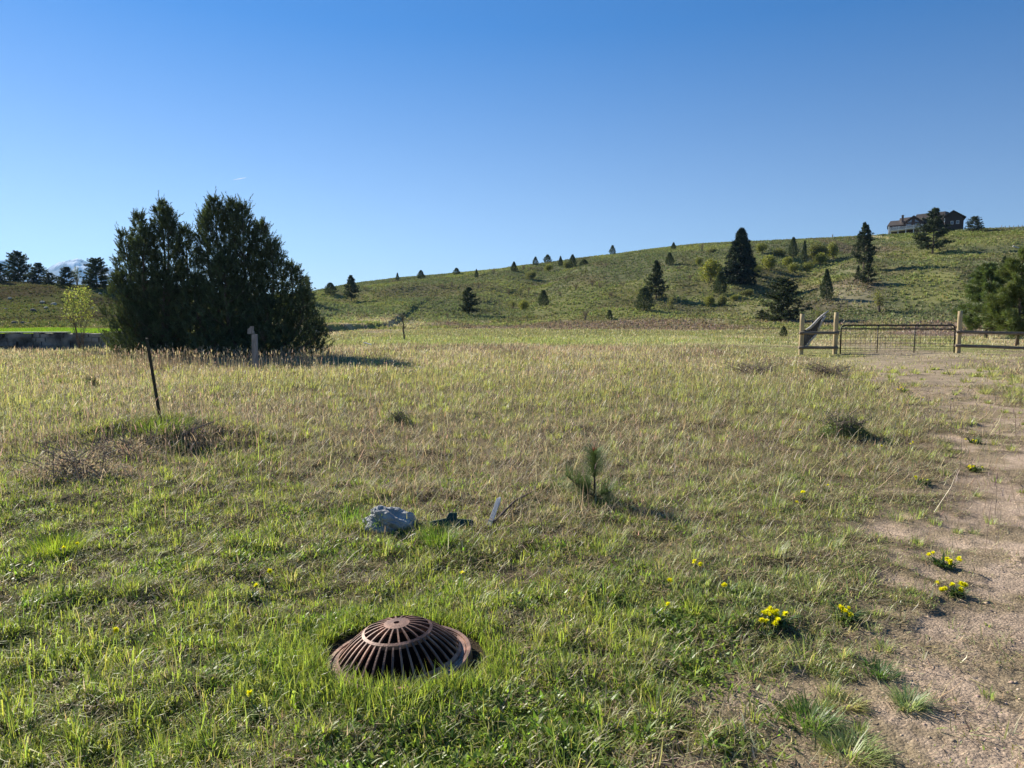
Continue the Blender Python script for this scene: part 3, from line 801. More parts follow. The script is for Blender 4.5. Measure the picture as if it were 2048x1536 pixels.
def proto_juniper(seed, R_=.34, nspray=900, tip=1.0, colr=JUN, lump=.25, base=.02):
    g = np.random.default_rng(seed)
    z = g.random(nspray) ** .9
    a = g.uniform(0, 6.283, nspray)
    prof = np.clip(np.sqrt(np.clip(z + .08, 0, 1)) * 1.6, 0, 1) * (1 - z) ** (.80 * tip) * 1.08 
    lumpy = 1 + lump * (np.sin(a * 3 + seed + z * 7) + np.sin(a * 5 - z * 11)) * .5
    q = np.where(g.random(nspray) < .72, g.uniform(.80, 1.04, nspray), g.uniform(.3, .85, nspray))
    rr = R_ * prof * lumpy * q
    c = np.stack([rr * np.cos(a), rr * np.sin(a), base + z * .93], 1)
    ax = unit(np.stack([np.cos(a) * .75, np.sin(a) * .75, .75 + .5 * z], 1) + g.normal(0, .22, (nspray, 3)))
    k = 13; L = .10
    idx = np.repeat(np.arange(nspray), k); n = len(idx)
    t = np.tile(np.linspace(0, 1, k), nspray)
    cc = c[idx] + ax[idx] * (t * L * .8)[:, None]
    dd = unit(ax[idx] + g.normal(0, .55, (n, 3)))
    tone = (1 + .22 * g.normal(size=nspray))[idx][:, None]
    V, F, C = slivers(cc, dd, .042 * (1.2 - .6 * t), .014, jc(g, n, colr, .15) * np.clip(tone, .5, 1.6), g)
    return (trunk_mesh("juniper_trunk", .8, .025, M_BARK, g), crown_mesh("juniper_crown", V, F, C, M_NEEDLE))

def proto_pine(seed, R_=.36, levels=15, per=6, start=.16, needle=.055, colr=PIN, droop=.0, shape=.75, rag=.3, ntuft=34, width=.010, tufts=7, trunk_r=.022, spread=.6):
    g = np.random.default_rng(seed)
    P, A = [], []; limbs = []
    for i in range(levels):
        t = (i + .5) / levels
        z0 = start + (1 - start) * t * .97
        pr = (1 - t) ** shape * (min(1, .55 + t * 2.2))
        for j in range(per):
            a = g.uniform(0, 6.283)
            L = R_ * pr * (1 + g.uniform(-rag, rag * .8)) + .03
            upv = .10 + .55 * t - droop
            d = np.array([math.cos(a), math.sin(a), upv]); d /= np.linalg.norm(d)
            b0 = np.array([0, 0, z0])
            if L > .08: limbs.append((tuple(b0), tuple(b0 + d * L * .85), .007 * (1 - t) + .002))
            for k in range(tufts):
                s = (.30 + .70 * (k + g.random()) / tufts)
                q = b0 + d * L * s + g.normal(0, .030 * (1 - .8 * t), 3) * (1 - .3 * s)
                P.append(q); A.append(d * .8 + np.array([0, 0, .35]))
    for k in range(6): P.append(np.array([0, 0, .93 + .012 * k])); A.append(np.array([0, 0, 1.6]))
    P = np.array(P); A = unit(np.array(A)); m_ = len(P)
    idx = np.repeat(np.arange(m_), ntuft); n = len(idx)
    dd = unit(A[idx] * .55 + g.normal(0, spread, (n, 3)))
    tone = (1 + .20 * g.normal(size=m_))[idx][:, None]
    V, F, C = slivers(P[idx] + g.normal(0, .010, (n, 3)), dd, needle * g.uniform(.7, 1.2, n) * (1 - .5 * np.clip(P[idx][:, 2], 0, 1) ** 2), width, jc(g, n, colr, .12) * np.clip(tone, .5, 1.5), g)
    return (trunk_mesh("pine_trunk", .93, trunk_r, M_BARK, g, limbs=limbs), crown_mesh("pine_crown", V, F, C, M_NEEDLE))

def proto_shrub(seed, colr=(.16, .19, .05), leafs=1700, stems=14, spread=.5, leaf=.05, wd=.035, low=.15, mat=None, stemmat=None, tw=3, r0=.012, round_=True):
    g = np.random.default_rng(seed); pr = random.Random(seed)
    mb = MB(); tips = []
    for i in range(stems):
        a = g.uniform(0, 6.283); l = g.uniform(.65, 1.0); sp_ = spread * g.uniform(.2, 1.0)
        p0 = Vector((g.normal(0, .02), g.normal(0, .02), -.03)); p2 = Vector((math.cos(a) * sp_, math.sin(a) * sp_, l * (1 - .25 * sp_)))
        p1 = p0.lerp(p2, .5) + Vector((g.normal(0, .03) - math.cos(a) * .06, g.normal(0, .03) - math.sin(a) * .06, .04))
        mb.tube([p0, p1, p2], [r0, r0 * .65, r0 * .25], 5)
        for k in range(tw * 2):
            s = g.uniform(.3, .95); q = p1.lerp(p2, (s - .5) * 2) if s > .5 else p0.lerp(p1, s * 2)
            e = q + Vector((g.normal(0, .13), g.normal(0, .13), abs(g.normal(.12, .07))))
            mb.tube([q, q.lerp(e, .5) + Vector((g.normal(0, .015), g.normal(0, .015), 0)), e], [r0 * .4, r0 * .3, r0 * .12], 3, caps=False); tips.append((q, e))
        tips.append((p1, p2))
    st = mb.mesh("shrub_stems", stemmat or M_TWIG)
    if leafs == 0: return (st, None)
    q = []; 
    for _ in range(leafs):
        a, b = tips[pr.randrange(len(tips))]; s = g.uniform(.2, 1.08); v = a.lerp(b, s)
        q.append((v.x + g.normal(0, .035), v.y + g.normal(0, .035), max(low * g.random(), v.z + g.normal(0, .035))))
    q = np.array(q); n = len(q)
    V, F, C = slivers(q, unit(g.normal(0, 1, (n, 3)) + [0, 0, .5]), leaf * g.uniform(.6, 1.3, n), wd, jc(g, n, colr, .2), g)
    return (st, crown_mesh("shrub_leaves", V, F, C, mat or M_LEAF))

def proto_bush(seed, colr, nl=2600, leaf=.06, wd=.045, flat_=1.0, rw=.5):
    """dense rounded bush: leaf clumps over several lobes"""
    g = np.random.default_rng(seed)
    lobes = [(g.uniform(-.25, .25) * rw * 2, g.uniform(-.25, .25) * rw * 2, g.uniform(.35, .62), g.uniform(.22, .36)) for _ in range(7)]
    pts = []
    for _ in range(nl):
        lx, ly, lz, lr = lobes[g.integers(7)]
        v = g.normal(size=3); v /= np.linalg.norm(v); v *= lr * g.uniform(.6, 1.05)
        pts.append((lx + v[0] * rw * 2, ly + v[1] * rw * 2, max(.01, lz + v[2] * 1.2)))
    q = np.array(pts); n = len(q)
    V, F, C = slivers(q, unit(g.normal(0, 1, (n, 3)) + [0, 0, .4]), leaf * g.uniform(.6, 1.3, n), wd, jc(g, n, colr, .22), g)
    mb = MB()
    for i in range(6):
        a = g.uniform(0, 6.28); mb.tube([(0, 0, -.03), (math.cos(a) * .1, math.sin(a) * .1, .3), (math.cos(a) * .28, math.sin(a) * .28, .62)], [.018, .012, .004], 5)
    return (mb.mesh("bush_stems", M_TWIG), crown_mesh("bush_leaves", V, F, C, M_LEAF))

PROTO = {
 'J': [proto_juniper(1), proto_juniper(2, .30, 900, 1.15), proto_juniper(3, .38, 1000, .9, lump=.35)],
 'P': [proto_pine(11, shape=.85, needle=.045), proto_pine(12, .35, 14, 6, .08, rag=.42, shape=.9, needle=.045), proto_pine(13, .42, 13, 7, .10, shape=.75, rag=.4, needle=.045), proto_pine(15, .44, 13, 8, .01, shape=.6, rag=.4, needle=.045)],
 'R': [proto_pine(14, .44, 13, 9, .02, shape=.42, rag=.40, needle=.05)],
 'K': [proto_pine(21, .34, 28, 8, .01, .034, SPR, .30, 1.0, .25, 24, .011, 8)],
 'S': [proto_bush(31, (.17, .185, .05)), proto_bush(32, (.14, .15, .055)), proto_bush(33, (.20, .215, .05))],
 'B': [proto_shrub(41, (.15, .125, .07), 350, 16, .55, .045, .025), proto_shrub(42, (.13, .11, .065), 500, 18, .5, .04, .025)],
 'L': [proto_shrub(43, (.19, .20, .06), 1500, 18, .55, .05, .03), proto_shrub(44, (.15, .17, .06), 1100, 16, .5, .05, .03)],
}
NM = {'J': ("juniper_tree", "juniper"), 'P': ("pine_tree", "pine tree"), 'R': ("pine_tree", "pine tree"), 'K': ("spruce_tree", "spruce tree"),
      'S': ("leafy_shrub", "shrub"), 'B': ("bare_shrub", "shrub"), 'L': ("leafy_shrub", "shrub")}
GR = {'J': "junipers dotted over the hill", 'P': "dark pines on the hill", 'R': "dark pines on the hill", 'K': None,
      'S': "shrubs on the hillside", 'B': "bare twiggy shrubs on the hillside", 'L': "shrubs on the hillside"}
PW = {'J': .66, 'P': .70, 'R': .84, 'K': .62, 'S': 1.05, 'B': .95, 'L': 1.0}

def plant(kind, px, base, top, wpx, label, var=0, group='auto', rot=None, lean=0):
    x, y, z, t = place(px, base)
    hh = (base - top) / FPX * t; ww = wpx / FPX * t / PW[kind]
    nm, ct = NM[kind]
    tr, cr = PROTO[kind][var % len(PROTO[kind])]
    rz = rng.uniform(0, 6.28) if rot is None else rot
    o = thing(nm, label, ct, (x, y, z - .04), rz, GR[kind] if group == 'auto' else group, (ww, ww, hh * 1.03))
    if lean: o.rotation_euler = (0, lean, rz)
    if tr: obj("stems" if kind in 'SBL' else "trunk", tr, o)
    if cr: obj("leaves" if kind in 'SBL' else "crown", cr, o)
    return o

T = [
 ('J', 661, 588, 566, 25, "squat juniper low on the skyline at the far left end of the long hill", 2),
 ('P', 703, 604, 552, 36, "dark pine standing alone at the left foot of the long hill", 0),
 ('B', 731, 582, 572, 16, "small olive shrub just right of the pine at the hill's left foot", 0),
 ('J', 795, 561, 546, 9, "thin sapling juniper on the skyline above the green terrace", 1),
 ('J', 842, 558, 541, 18, "broad based juniper on the skyline, second from the left end", 0),
 ('J', 913, 550, 536, 14, "rounded dark juniper on the skyline above the brown slope", 2),
 ('J', 953, 556, 539, 10, "narrow juniper just below the skyline left of the hill's middle", 1),
 ('B', 987, 548, 535, 12, "wispy reddish shrub on the skyline beside a narrow juniper", 0),
 ('J', 1028, 543, 524, 17, "pointed juniper on the skyline next to a leafless shrub", 1),
 ('B', 1047, 541, 528, 11, "leafless pale shrub on the skyline right of a pointed juniper", 1),
 ('S', 1060, 558, 539, 25, "dark round shrub below two skyline junipers", 1),
 ('J', 1071, 531, 514, 13, "small juniper on the skyline above a dark round shrub", 0),
 ('J', 1095, 524, 508, 16, "bushy topped juniper standing highest of the skyline cluster", 2),
 ('S', 1097, 543, 526, 22, "olive shrub under the bushy topped skyline juniper", 0),
 ('J', 1121, 533, 513, 12, "slim juniper between two wider ones below the skyline", 1),
 ('J', 1145, 534, 510, 18, "tall dark juniper at the right of the skyline cluster", 0),
 ('S', 1133, 537, 521, 18, "brownish shrub leaning on the tall dark juniper's left side", 1),
 ('J', 1168, 532, 519, 20, "low flat dark juniper right of the skyline cluster", 2),
 ('B', 884, 577, 566, 14, "small brown shrub on the upper brown slope, leftmost of three", 0),
 ('B', 904, 575, 561, 10, "small upright brown shrub on the brown slope, middle of three", 1),
 ('B', 957, 576, 563, 10, "small brown shrub on the brown slope, rightmost of three", 0),
 ('P', 938, 630, 576, 46, "wide dark pine at the foot of the hill in the middle distance", 2),
 ('B', 895, 637, 625, 9, "tiny bare bush left of the wide dark pine", 1),
 ('J', 1087, 613, 581, 24, "egg shaped juniper on the lower slope casting a short shadow", 0),
 ('S', 1046, 621, 598, 27, "yellow green rounded shrub left of the egg shaped juniper", 2),
 ('L', 1026, 618, 600, 18, "pale yellowish shrub at the left of the rounded one", 0),
 ('B', 1018, 589, 576, 15, "small grey shrub on the bright green strip of the slope", 1),
 ('L', 1041, 593, 575, 11, "thin upright shrub on the slope, left of its twin", 1),
 ('B', 1057, 587, 571, 11, "thin upright bare shrub right of its twin on the slope", 0),
 ('B', 1170, 642, 617, 22, "bare grey shrub standing in the purple brown field edge", 1),
 ('J', 1219, 639, 620, 14, "small dark juniper in the field right of a bare grey shrub", 0),
 ('J', 1225, 509, 491, 14, "lone juniper on the open middle skyline", 0),
 ('B', 1212, 535, 524, 10, "small twiggy shrub below the lone skyline juniper", 0),
 ('B', 1185, 572, 558, 20, "brown scrubby bush on the middle of the slope", 1),
 ('B', 1200, 578, 563, 16, "grey brown scrubby bush with a little shadow on the mid slope", 0),
 ('J', 1347, 498, 485, 12, "small pointed juniper on the right half of the skyline", 1),
 ('J', 1339, 530, 506, 19, "juniper with a long shadow below the right skyline", 0),
 ('B', 1404, 501, 485, 15, "leafless tan shrub on the skyline left of the big spruce", 0),
 ('S', 1422, 506, 495, 22, "low dark shrub right of the leafless tan one", 1),
 ('S', 1400, 531, 511, 18, "small olive shrub upslope left of the yellow green bush", 0),
 ('P', 1312, 597, 523, 50, "ragged dark pine mid slope left of the big spruce", 1),
 ('J', 1288, 621, 577, 36, "large dome shaped juniper at the foot of the slope", 2),
 ('L', 1342, 618, 594, 19, "pale leafy shrub right of the dome shaped juniper", 0),
 ('K', 1480, 567, 460, 74, "tallest dark conical spruce on the hillside", 0),
 ('S', 1421, 562, 515, 50, "big yellow green bush against the left side of the spruce", 2),
 ('J', 1440, 588, 545, 32, "dark grey green juniper in front of the spruce's left foot", 1),
 ('S', 1444, 612, 586, 24, "dark green shrub below the spruce, right half of a pair", 1),
 ('S', 1421, 613, 589, 26, "yellow green shrub below the spruce, left half of a pair", 2),
 ('S', 1525, 506, 483, 26, "green shrub on the upper slope right of the spruce top", 0),
 ('J', 1586, 514, 476, 20, "dark juniper rising above the upper shrub thicket", 0),
 ('J', 1608, 530, 483, 15, "slender juniper in the middle of the upper shrub thicket", 1),
 ('S', 1560, 512, 494, 32, "brown olive shrub at the back left of the thicket", 1),
 ('S', 1540, 541, 508, 38, "light green shrub at the front left of the thicket", 2),
 ('S', 1513, 551, 526, 28, "pale low shrub nearest the spruce in the thicket", 0),
 ('S', 1578, 532, 512, 30, "small light shrub below the thicket's dark juniper", 2),
 ('S', 1590, 545, 524, 26, "low olive shrub at the lower front of the thicket", 0),
 ('S', 1630, 517, 482, 38, "tall rounded green shrub right of the slender juniper", 1),
 ('S', 1645, 519, 484, 30, "dark green shrub at the back of the thicket's right end", 1),
 ('S', 1666, 518, 481, 28, "tall yellow green shrub closing the thicket's right end", 2),
 ('S', 1640, 530, 503, 34, "low light green shrub in front of the tall rounded one", 2),
 ('S', 1618, 543, 522, 26, "small olive shrub at the thicket's lower right", 0),
 ('P', 1727, 542, 449, 50, "tall dark pine with a bare lower trunk below the house's left end", 0),
 ('P', 1716, 561, 531, 18, "young pine at the left foot of the tall bare trunked pine", 1),
 ('P', 1736, 569, 528, 34, "bushy green young pine below the tall bare trunked pine", 2),
 ('J', 1652, 600, 541, 30, "grey green pointed juniper on the slope above the gate's left end", 1),
 ('L', 1758, 624, 580, 46, "twiggy spreading shrub with sparse leaves behind the gate", 0),
 ('R', 1566, 643, 560, 88, "dark dense pine with low sweeping branches left of the gate", 0),
 ('P', 1524, 640, 620, 30, "low dark pine branch clump at the left of the dense pine", 2),
 ('L', 1640, 656, 614, 34, "yellow green shrub behind the short rail fence", 1),
 ('J', 1567, 673, 652, 16, "little dark juniper in the grass left of the rail fence", 0),
 ('P', 1865, 507, 420, 66, "large pine standing in front of the hilltop house", 2),
 ('R', 1949, 462, 434, 34, "round crowned pine on the skyline right of the house", 0),
 ('B', 1560, 592, 578, 20, "low brown shrub under the spruce's shadow line", 0),
 ('P', 2008, 548, 512, 22, "small pine on the slope above the right hand young pines", 1),
 ('B', 1132, 562, 550, 16, "low rusty scrub bush high on the middle slope", 0),
 ('B', 1152, 580, 566, 20, "wide brown scrub bush on the middle slope below the rusty one", 1),
 ('B', 1120, 592, 582, 16, "little brown scrub bush right of the egg shaped juniper's shadow", 0),
 ('B', 1222, 594, 582, 18, "brown scrub bush between the mid slope scrub and the dome shaped juniper", 1),
 ('B', 1246, 572, 562, 18, "grey brown scrub bush below the lone skyline juniper", 0),
 ('B', 1380, 560, 548, 16, "small dry shrub left of the big yellow green bush", 1),
 ('B', 1358, 540, 531, 16, "low dry shrub right of the long shadowed juniper", 0),
 ('S', 1492, 590, 577, 30, "low spreading olive bush under the spruce's right side", 1),
 ('S', 1468, 600, 588, 20, "small olive bush below the spruce trunk", 0),
 ('B', 1600, 660, 648, 18, "twiggy brown shrub just left of the rail fence's first post", 1),
 # left hill
 ('P', 2, 565, 528, 34, "pine cut by the left picture edge on the left ridge", 3),
 ('R', 37, 564, 506, 54, "tallest open crowned pine on the left ridge", 0),
 ('P', 78, 567, 527, 38, "middle sized pine on the left ridge beside the tallest", 3),
 ('P', 101, 571, 546, 30, "smallest pine of the left ridge group", 3),
 ('P', 134, 575, 535, 36, "pale pine on the left ridge in front of the snowy mountain", 3),
 ('R', 194, 577, 519, 58, "wide round crowned pine on the left ridge near the junipers", 0),
 ('R', 611, 606, 555, 40, "pine half hidden behind the big juniper's right edge", 0),
]
for (k, px, b, t_, w_, lab, var) in T:
    grp = 'auto'
    if px < 300: grp = "pines along the left ridge"
    if k == 'K' or (k == 'L' and px > 1700): grp = None
    plant(k, px, b, t_, w_, lab, var, grp)
plant('L', 155, 573, 534, 18, "slender pale leafless tree between two pines on the left ridge", 1, None)

# ------------------------------------------------------------------ the two big junipers
def big_juniper(name, label, leaders, base_px, sprays, seed, sparse=None):
    g = np.random.default_rng(seed)
    D = 31.5; s = D / FPX
    bx, by = (base_px - 1024) * s, D
    bz = hz(bx, by)
    o = thing(name, label, "juniper", (bx, by, bz), 0, "big junipers in the meadow")
    mb = MB(); parts = []
    tot = sum((712 - l[1]) * l[3] for l in leaders)
    for (tx, ty, cx, hw, dy) in leaders:
        h_ = (712 - ty) * s; R0 = hw * s; c0 = np.array([(cx - base_px) * s, dy, 0.0]); c1 = np.array([(tx - base_px) * s, dy * .6, h_])
        k = int(sprays * ((712 - ty) * hw) / tot)
        z = g.random(k) ** .85; a = g.uniform(0, 6.283, k)
        prof = np.clip(.62 + z * 1.3, 0, 1) * (1 - z) ** .62 + .02
        lump = 1 + .20 * np.sin(a * 3 + z * 9 + seed) + .16 * np.sin(a * 5 - z * 14)
        q = np.where(g.random(k) < .62, g.uniform(.82, 1.05, k), g.uniform(.25, .85, k))
        rr = R0 * prof * lump * q
        c = c0[None] + (c1 - c0)[None] * z[:, None] + np.stack([rr * np.cos(a), rr * np.sin(a), -0.15 * rr], 1)
        c[:, 2] = np.maximum(c[:, 2], .03 + .1 * g.random(k))
        ax = unit(np.stack([np.cos(a) * .62, np.sin(a) * .62, .85 + .3 * z], 1) + g.normal(0, .28, (k, 3)))
        L = g.uniform(.22, .50, k) * np.where(g.random(k) < .15, 1.6, 1)
        kk = 20; idx = np.repeat(np.arange(k), kk); n = len(idx); t = np.tile(np.linspace(0, 1, kk), k)
        side = unit(g.normal(0, 1, (n, 3)))
        dd = unit(ax[idx] * (.75 + .5 * t)[:, None] + side * .62)
        tone = np.clip(1 + .25 * g.normal(size=k), .5, 1.7)[idx][:, None]
        C = jc(g, n, JUN, .12) * tone
        parts.append(slivers(c[idx] + ax[idx] * (t * L[idx] * .85)[:, None], dd, .17 * (1.15 - .75 * t), .026, C, g))
        pts = [(c0 * .3)[:2].tolist() + [-.1], (c0 * .8 + (c1 - c0) * .3).tolist(), (c0 + (c1 - c0) * .62).tolist(), (c0 + (c1 - c0) * .95).tolist()]
        mb.tube(pts, [.10, .07, .045, .012], 6)
        for _ in range(9):
            zz = g.uniform(.15, .85); a_ = g.uniform(0, 6.28); q0 = Vector((c0 + (c1 - c0) * zz).tolist()); rl = R0 * (1 - zz) ** .7 * .85
            mb.tube([q0, q0 + Vector((math.cos(a_) * rl * .5, math.sin(a_) * rl * .5, rl * .25)), q0 + Vector((math.cos(a_) * rl, math.sin(a_) * rl, rl * .7))], [.03, .02, .006], 4)
    V, F, C = join(parts)
    obj("trunk", mb.mesh("juniper_trunk_big", M_BARK, True), o)
    obj("crown", mesh_np("juniper_crown_big", V, F, M_NEEDLE, C), o)
    return o
big_juniper("juniper_tree", "ragged many tipped big juniper, left one of the touching pair in the meadow",
    [(332, 416, 336, 58, .2), (352, 432, 352, 40, -.5), (283, 438, 298, 46, .3), (312, 470, 300, 50, -.9), (258, 474, 284, 34, 0), (372, 462, 372, 52, .6), (250, 560, 288, 54, -.6), (300, 600, 300, 62, -1.1), (238, 525, 270, 14, .2), (350, 560, 350, 60, -1.2)],
    325, 4700, 5)
big_juniper("juniper_tree", "dense dark big juniper sloping down to the right, right one of the touching pair",
    [(438, 404, 450, 62, 0), (470, 410, 478, 60, .3), (498, 420, 500, 56, -.4), (413, 432, 425, 42, .4), (526, 450, 528, 62, .2), (552, 490, 556, 56, -.3), (584, 532, 588, 52, .3), (612, 585, 608, 46, -.3), (640, 645, 626, 34, .1), (470, 520, 470, 80, -1.2), (550, 600, 550, 72, -1.2), (410, 560, 415, 50, -1.3)],
    495, 7200, 6)

# ------------------------------------------------------------------ young long needled pines at the right
def near_pine(label, px, base, top, wpx, seed, colr, bare_top=False):
    x, y, z, t = place(px, base)
    hh = (base - top) / FPX * t; ww = wpx / FPX * t
    tr, cr = proto_pine(seed, .5 * ww / hh, 13, 7, .10, .085, colr, -.05, .60, .32, 70, .0052, 6, .020, .34)
    o = thing("pine_tree", label, "pine tree", (x, y, z - .03), 0, "young pines by the right fence", (hh, hh, hh))
    obj("trunk", tr, o); obj("crown", cr, o)
near_pine("bushy bright green young pine behind the right fence post", 1972, 676, 530, 112, 51, (.12, .165, .055))
near_pine("tallest young pine at the right edge with its trunk showing", 2034, 692, 500, 116, 52, (.135, .17, .055))
near_pine("young pine at the far right cut by the picture edge", 2085, 684, 525, 110, 53, (.12, .16, .06))

# ------------------------------------------------------------------ small multi stem tree by the wall, bare tree in the field
def stem_tree():
    x, y = flat(162, 702); z = hz(x, y); s = y / FPX; hh = 128 * s
    tr, cr = proto_shrub(61, (.22, .25, .06), 1500, 11, .32, .035, .018, .45, None, M_BARK, 3, .0065)
    V = np.zeros(len(cr.vertices) * 3, np.float32); cr.vertices.foreach_get("co", V)
    o = thing("small_tree", "multi stemmed small tree with yellow green leaves in front of the stone wall", "tree", (x, y, z), .5, None, (hh * .9, hh * .9, hh))
    obj("trunk", tr, o)
    g = np.random.default_rng(62); n = 900
    a = g.uniform(0, 6.283, n); rr = np.sqrt(g.random(n)) * .27; zz = .50 + .48 * g.random(n)
    q = np.stack([rr * np.cos(a) * (1 - .5 * (zz - .5)), rr * np.sin(a) * (1 - .5 * (zz - .5)), zz], 1) + g.normal(0, .02, (n, 3))
    V, F, C = slivers(q, unit(g.normal(0, 1, (n, 3))), .04 * g.uniform(.6, 1.3, n), .022, jc(g, n, (.22, .25, .08), .2), g)
    obj("crown", mesh_np("small_tree_leaves", V, F, M_LEAF, C), o)
stem_tree()

def bare_tree():
    x, y, z, t = place(809, 680); s = t / FPX; h_ = 52 * s
    g = np.random.default_rng(63)
    o = thing("bare_tree", "small crooked dead tree with bare twigs in the green field", "tree", (x, y, z))
    mb = MB()
    pts = [(0, 0, -.05), (-.03, 0, .2 * h_), (-.09, 0, .4 * h_), (-.05, 0, .6 * h_), (-.12, 0, .8 * h_), (-.10, 0, h_ * .95)]
    mb.tube(pts, [.075, .06, .05, .04, .03, .012], 6, rr=random.Random(3), wob=.15)
    obj("trunk", mb.mesh("dead_trunk", M_BARK, True), o)
    mb = MB()
    for i in range(24):
        k = g.uniform(.4, 1); q = Vector((-.1 * k, 0, h_ * .95 * k)); a = g.uniform(0, 6.28); l = g.uniform(.15, .38)
        e = q + Vector((math.cos(a) * l, math.sin(a) * l, g.uniform(.0, .35)))
        mb.tube([q, q.lerp(e, .5) + Vector((0, 0, .05)), e], [.014, .010, .004], 4, caps=False)
        for _ in range(3):
            f = q.lerp(e, g.uniform(.4, 1)); mb.tube([f, f + Vector((g.normal(0, .12), g.normal(0, .12), g.uniform(0, .2)))], [.006, .003], 3, caps=False)
    obj("branches", mb.mesh("dead_branches", M_BARK), o)
bare_tree()

# ------------------------------------------------------------------ low shrubs in the meadow
def low_bush(name, label, px, base, wpx, hpx, colr, seed, leafs, twigs=40, mat=None):
    x, y, z, t = place(px, base)
    W = wpx / FPX * t; Hh = hpx / FPX * t
    g = np.random.default_rng(seed)
    o = thing(name, label, "shrub", (x, y + W * .2, z))
    mb = MB(); ends = []
    for i in range(twigs):
        a = g.uniform(0, 6.283); r_ = W * .5 * g.uniform(.3, 1.1)
        p0 = Vector((g.normal(0, W * .12), g.normal(0, W * .08), -.02)); e = Vector((math.cos(a) * r_, math.sin(a) * r_ * .6, Hh * g.uniform(.45, 1.15)))
        m_ = p0.lerp(e, .5) + Vector((0, 0, Hh * .18)); mb.tube([p0, m_, e], [.006, .0045, .002], 4, caps=False); ends.append((m_, e))
        for _ in range(3):
            f = m_.lerp(e, g.random()); mb.tube([f, f + Vector((g.normal(0, .07), g.normal(0, .07), g.uniform(.0, .10)))], [.003, .0015], 3, caps=False)
    obj("stems", mb.mesh("bush_twigs", M_TWIG), o)
    if leafs:
        n = leafs; a = g.uniform(0, 6.283, n); rr = np.sqrt(g.random(n)); zz = g.random(n) * np.clip(1 - rr ** 2, .05, 1)
        q = np.stack([rr * np.cos(a) * W * .48, rr * np.sin(a) * W * .3, zz * Hh * .95], 1)
        V, F, C = slivers(q, unit(g.normal(0, 1, (n, 3)) + [0, 0, .7]), .045 * g.uniform(.5, 1.4, n), .010, jc(g, n, colr, .2), g)
        obj("leaves", mesh_np("bush_foliage", V, F, mat or M_LEAF, C), o)
low_bush("green_bush", "low dark green bush with bare twigs beside the dirt track", 1698, 878, 112, 48, (.11, .155, .06), 71, 3000, 60)
low_bush("dead_brush", "sprawling grey brown dead brush left of the gate", 1668, 756, 120, 28, (.27, .21, .165), 72, 900, 90, M_STRAW)
low_bush("dead_brush", "grey purple dead brush patch left of the sprawling one", 1515, 752, 150, 24, (.30, .235, .18), 73, 600, 80, M_STRAW)
low_bush("green_weed", "small dark green weed clump in the left meadow", 181, 776, 34, 24, (.10, .13, .035), 74, 900, 16)
low_bush("green_weed", "dark green weed clump in mid meadow left of centre", 795, 852, 62, 28, (.09, .125, .04), 75, 1300, 20)
low_bush("dead_brush", "dead grey weeds heaped on the small mound by the metal post", 335, 900, 210, 52, (.38, .32, .22), 76, 2400, 40, M_STRAW)
low_bush("dead_brush", "dry purple grey weeds low at the left, in front of the mound", 120, 960, 260, 60, (.38, .32, .23), 77, 2200, 34, M_STRAW)

low_bush("dead_brush", "tan and grey dry weeds filling the gap between the mound and the left weeds", 225, 930, 190, 50, (.38, .32, .22), 78, 2000, 30, M_STRAW)
# tiny pine sapling
def sapling():
    x, y, z, t = place(1188, 1004); s = t / FPX
    g = np.random.default_rng(81)
    o = thing("pine_sapling", "knee high pine sapling with red brown candle tips in the dry grass", "sapling", (x, y, z))
    mb = MB(); h_ = 118 * s
    mb.tube([(0, 0, -.03), (.005, 0, h_ * .3), (-.004, 0, h_ * .6), (.0, 0, h_ * .86)], [.010, .009, .007, .004], 7)
    br = [((.0, 0, .05), (-.24, .02, .23), .006), ((0, 0, .05), (.13, -.05, .10), .004), ((0, 0, .10), (-.08, .1, .16), .004), ((0, 0, .06), (-.11, -.05, .12), .004)]
    for a, b, r_ in br: mb.tube([a, tuple((Vector(a) + Vector(b)) / 2 + Vector((0, 0, -.015))), b], [r_, r_ * .8, r_ * .5], 5)
    obj("trunk", mb.mesh("sapling_trunk", M_BARK, True), o)
    P, A = [], []
    def along(a, b, t0, n, ln=1.0):
        a = np.array(a); b = np.array(b)
        for k in range(n):
            tt = t0 + (1 - t0) * g.random(); P.append(a + (b - a) * tt); ax = unit((b - a)[None])[0]
            side = g.normal(0, 1, 3); side -= ax * side.dot(ax); side /= np.linalg.norm(side)
            A.append(ax * g.uniform(.45, 1.0) + side * 1.25)
    along((0, 0, h_ * .42), (0, 0, h_ * .86), 0, 1100)
    for a, b, r_ in br: along(a, b, .40, 240)
    along((0, 0, .02), (0, 0, h_ * .2), 0, 60)
    P = np.array(P); A = unit(np.array(A)); n = len(P)
    # needles bend over: two pieces
    l = g.uniform(.11, .20, n)
    V, F, C = blade_arrays(P, l, np.full(n, .0030), np.arctan2(A[:, 1], A[:, 0]), np.arccos(np.clip(A[:, 2], -1, 1)), g.uniform(-.1, .5, n), jc(g, n, (.14, .20, .085), .15))
    obj("crown", mesh_np("sapling_needles", V, F, M_NEEDLE, C), o)
    mb = MB(); 
    for dx, dy, l in ((0, 0, .075), (.016, .006, .055), (-.014, .004, .06), (.006, -.014, .05), (-.005, .014, .045)):
        mb.tube([(dx * .4, dy * .4, h_ * .84), (dx, dy, h_ * .84 + l * .6), (dx * 1.05, dy * 1.05, h_ * .84 + l)], [.0045, .005, .002], 6)
    obj("candle_tips", mb.mesh("candles", solid_mat("red_brown_bud", (.36, .13, .06), (.48, .22, .10), 30, .7, bump=0), True), o)
sapling()

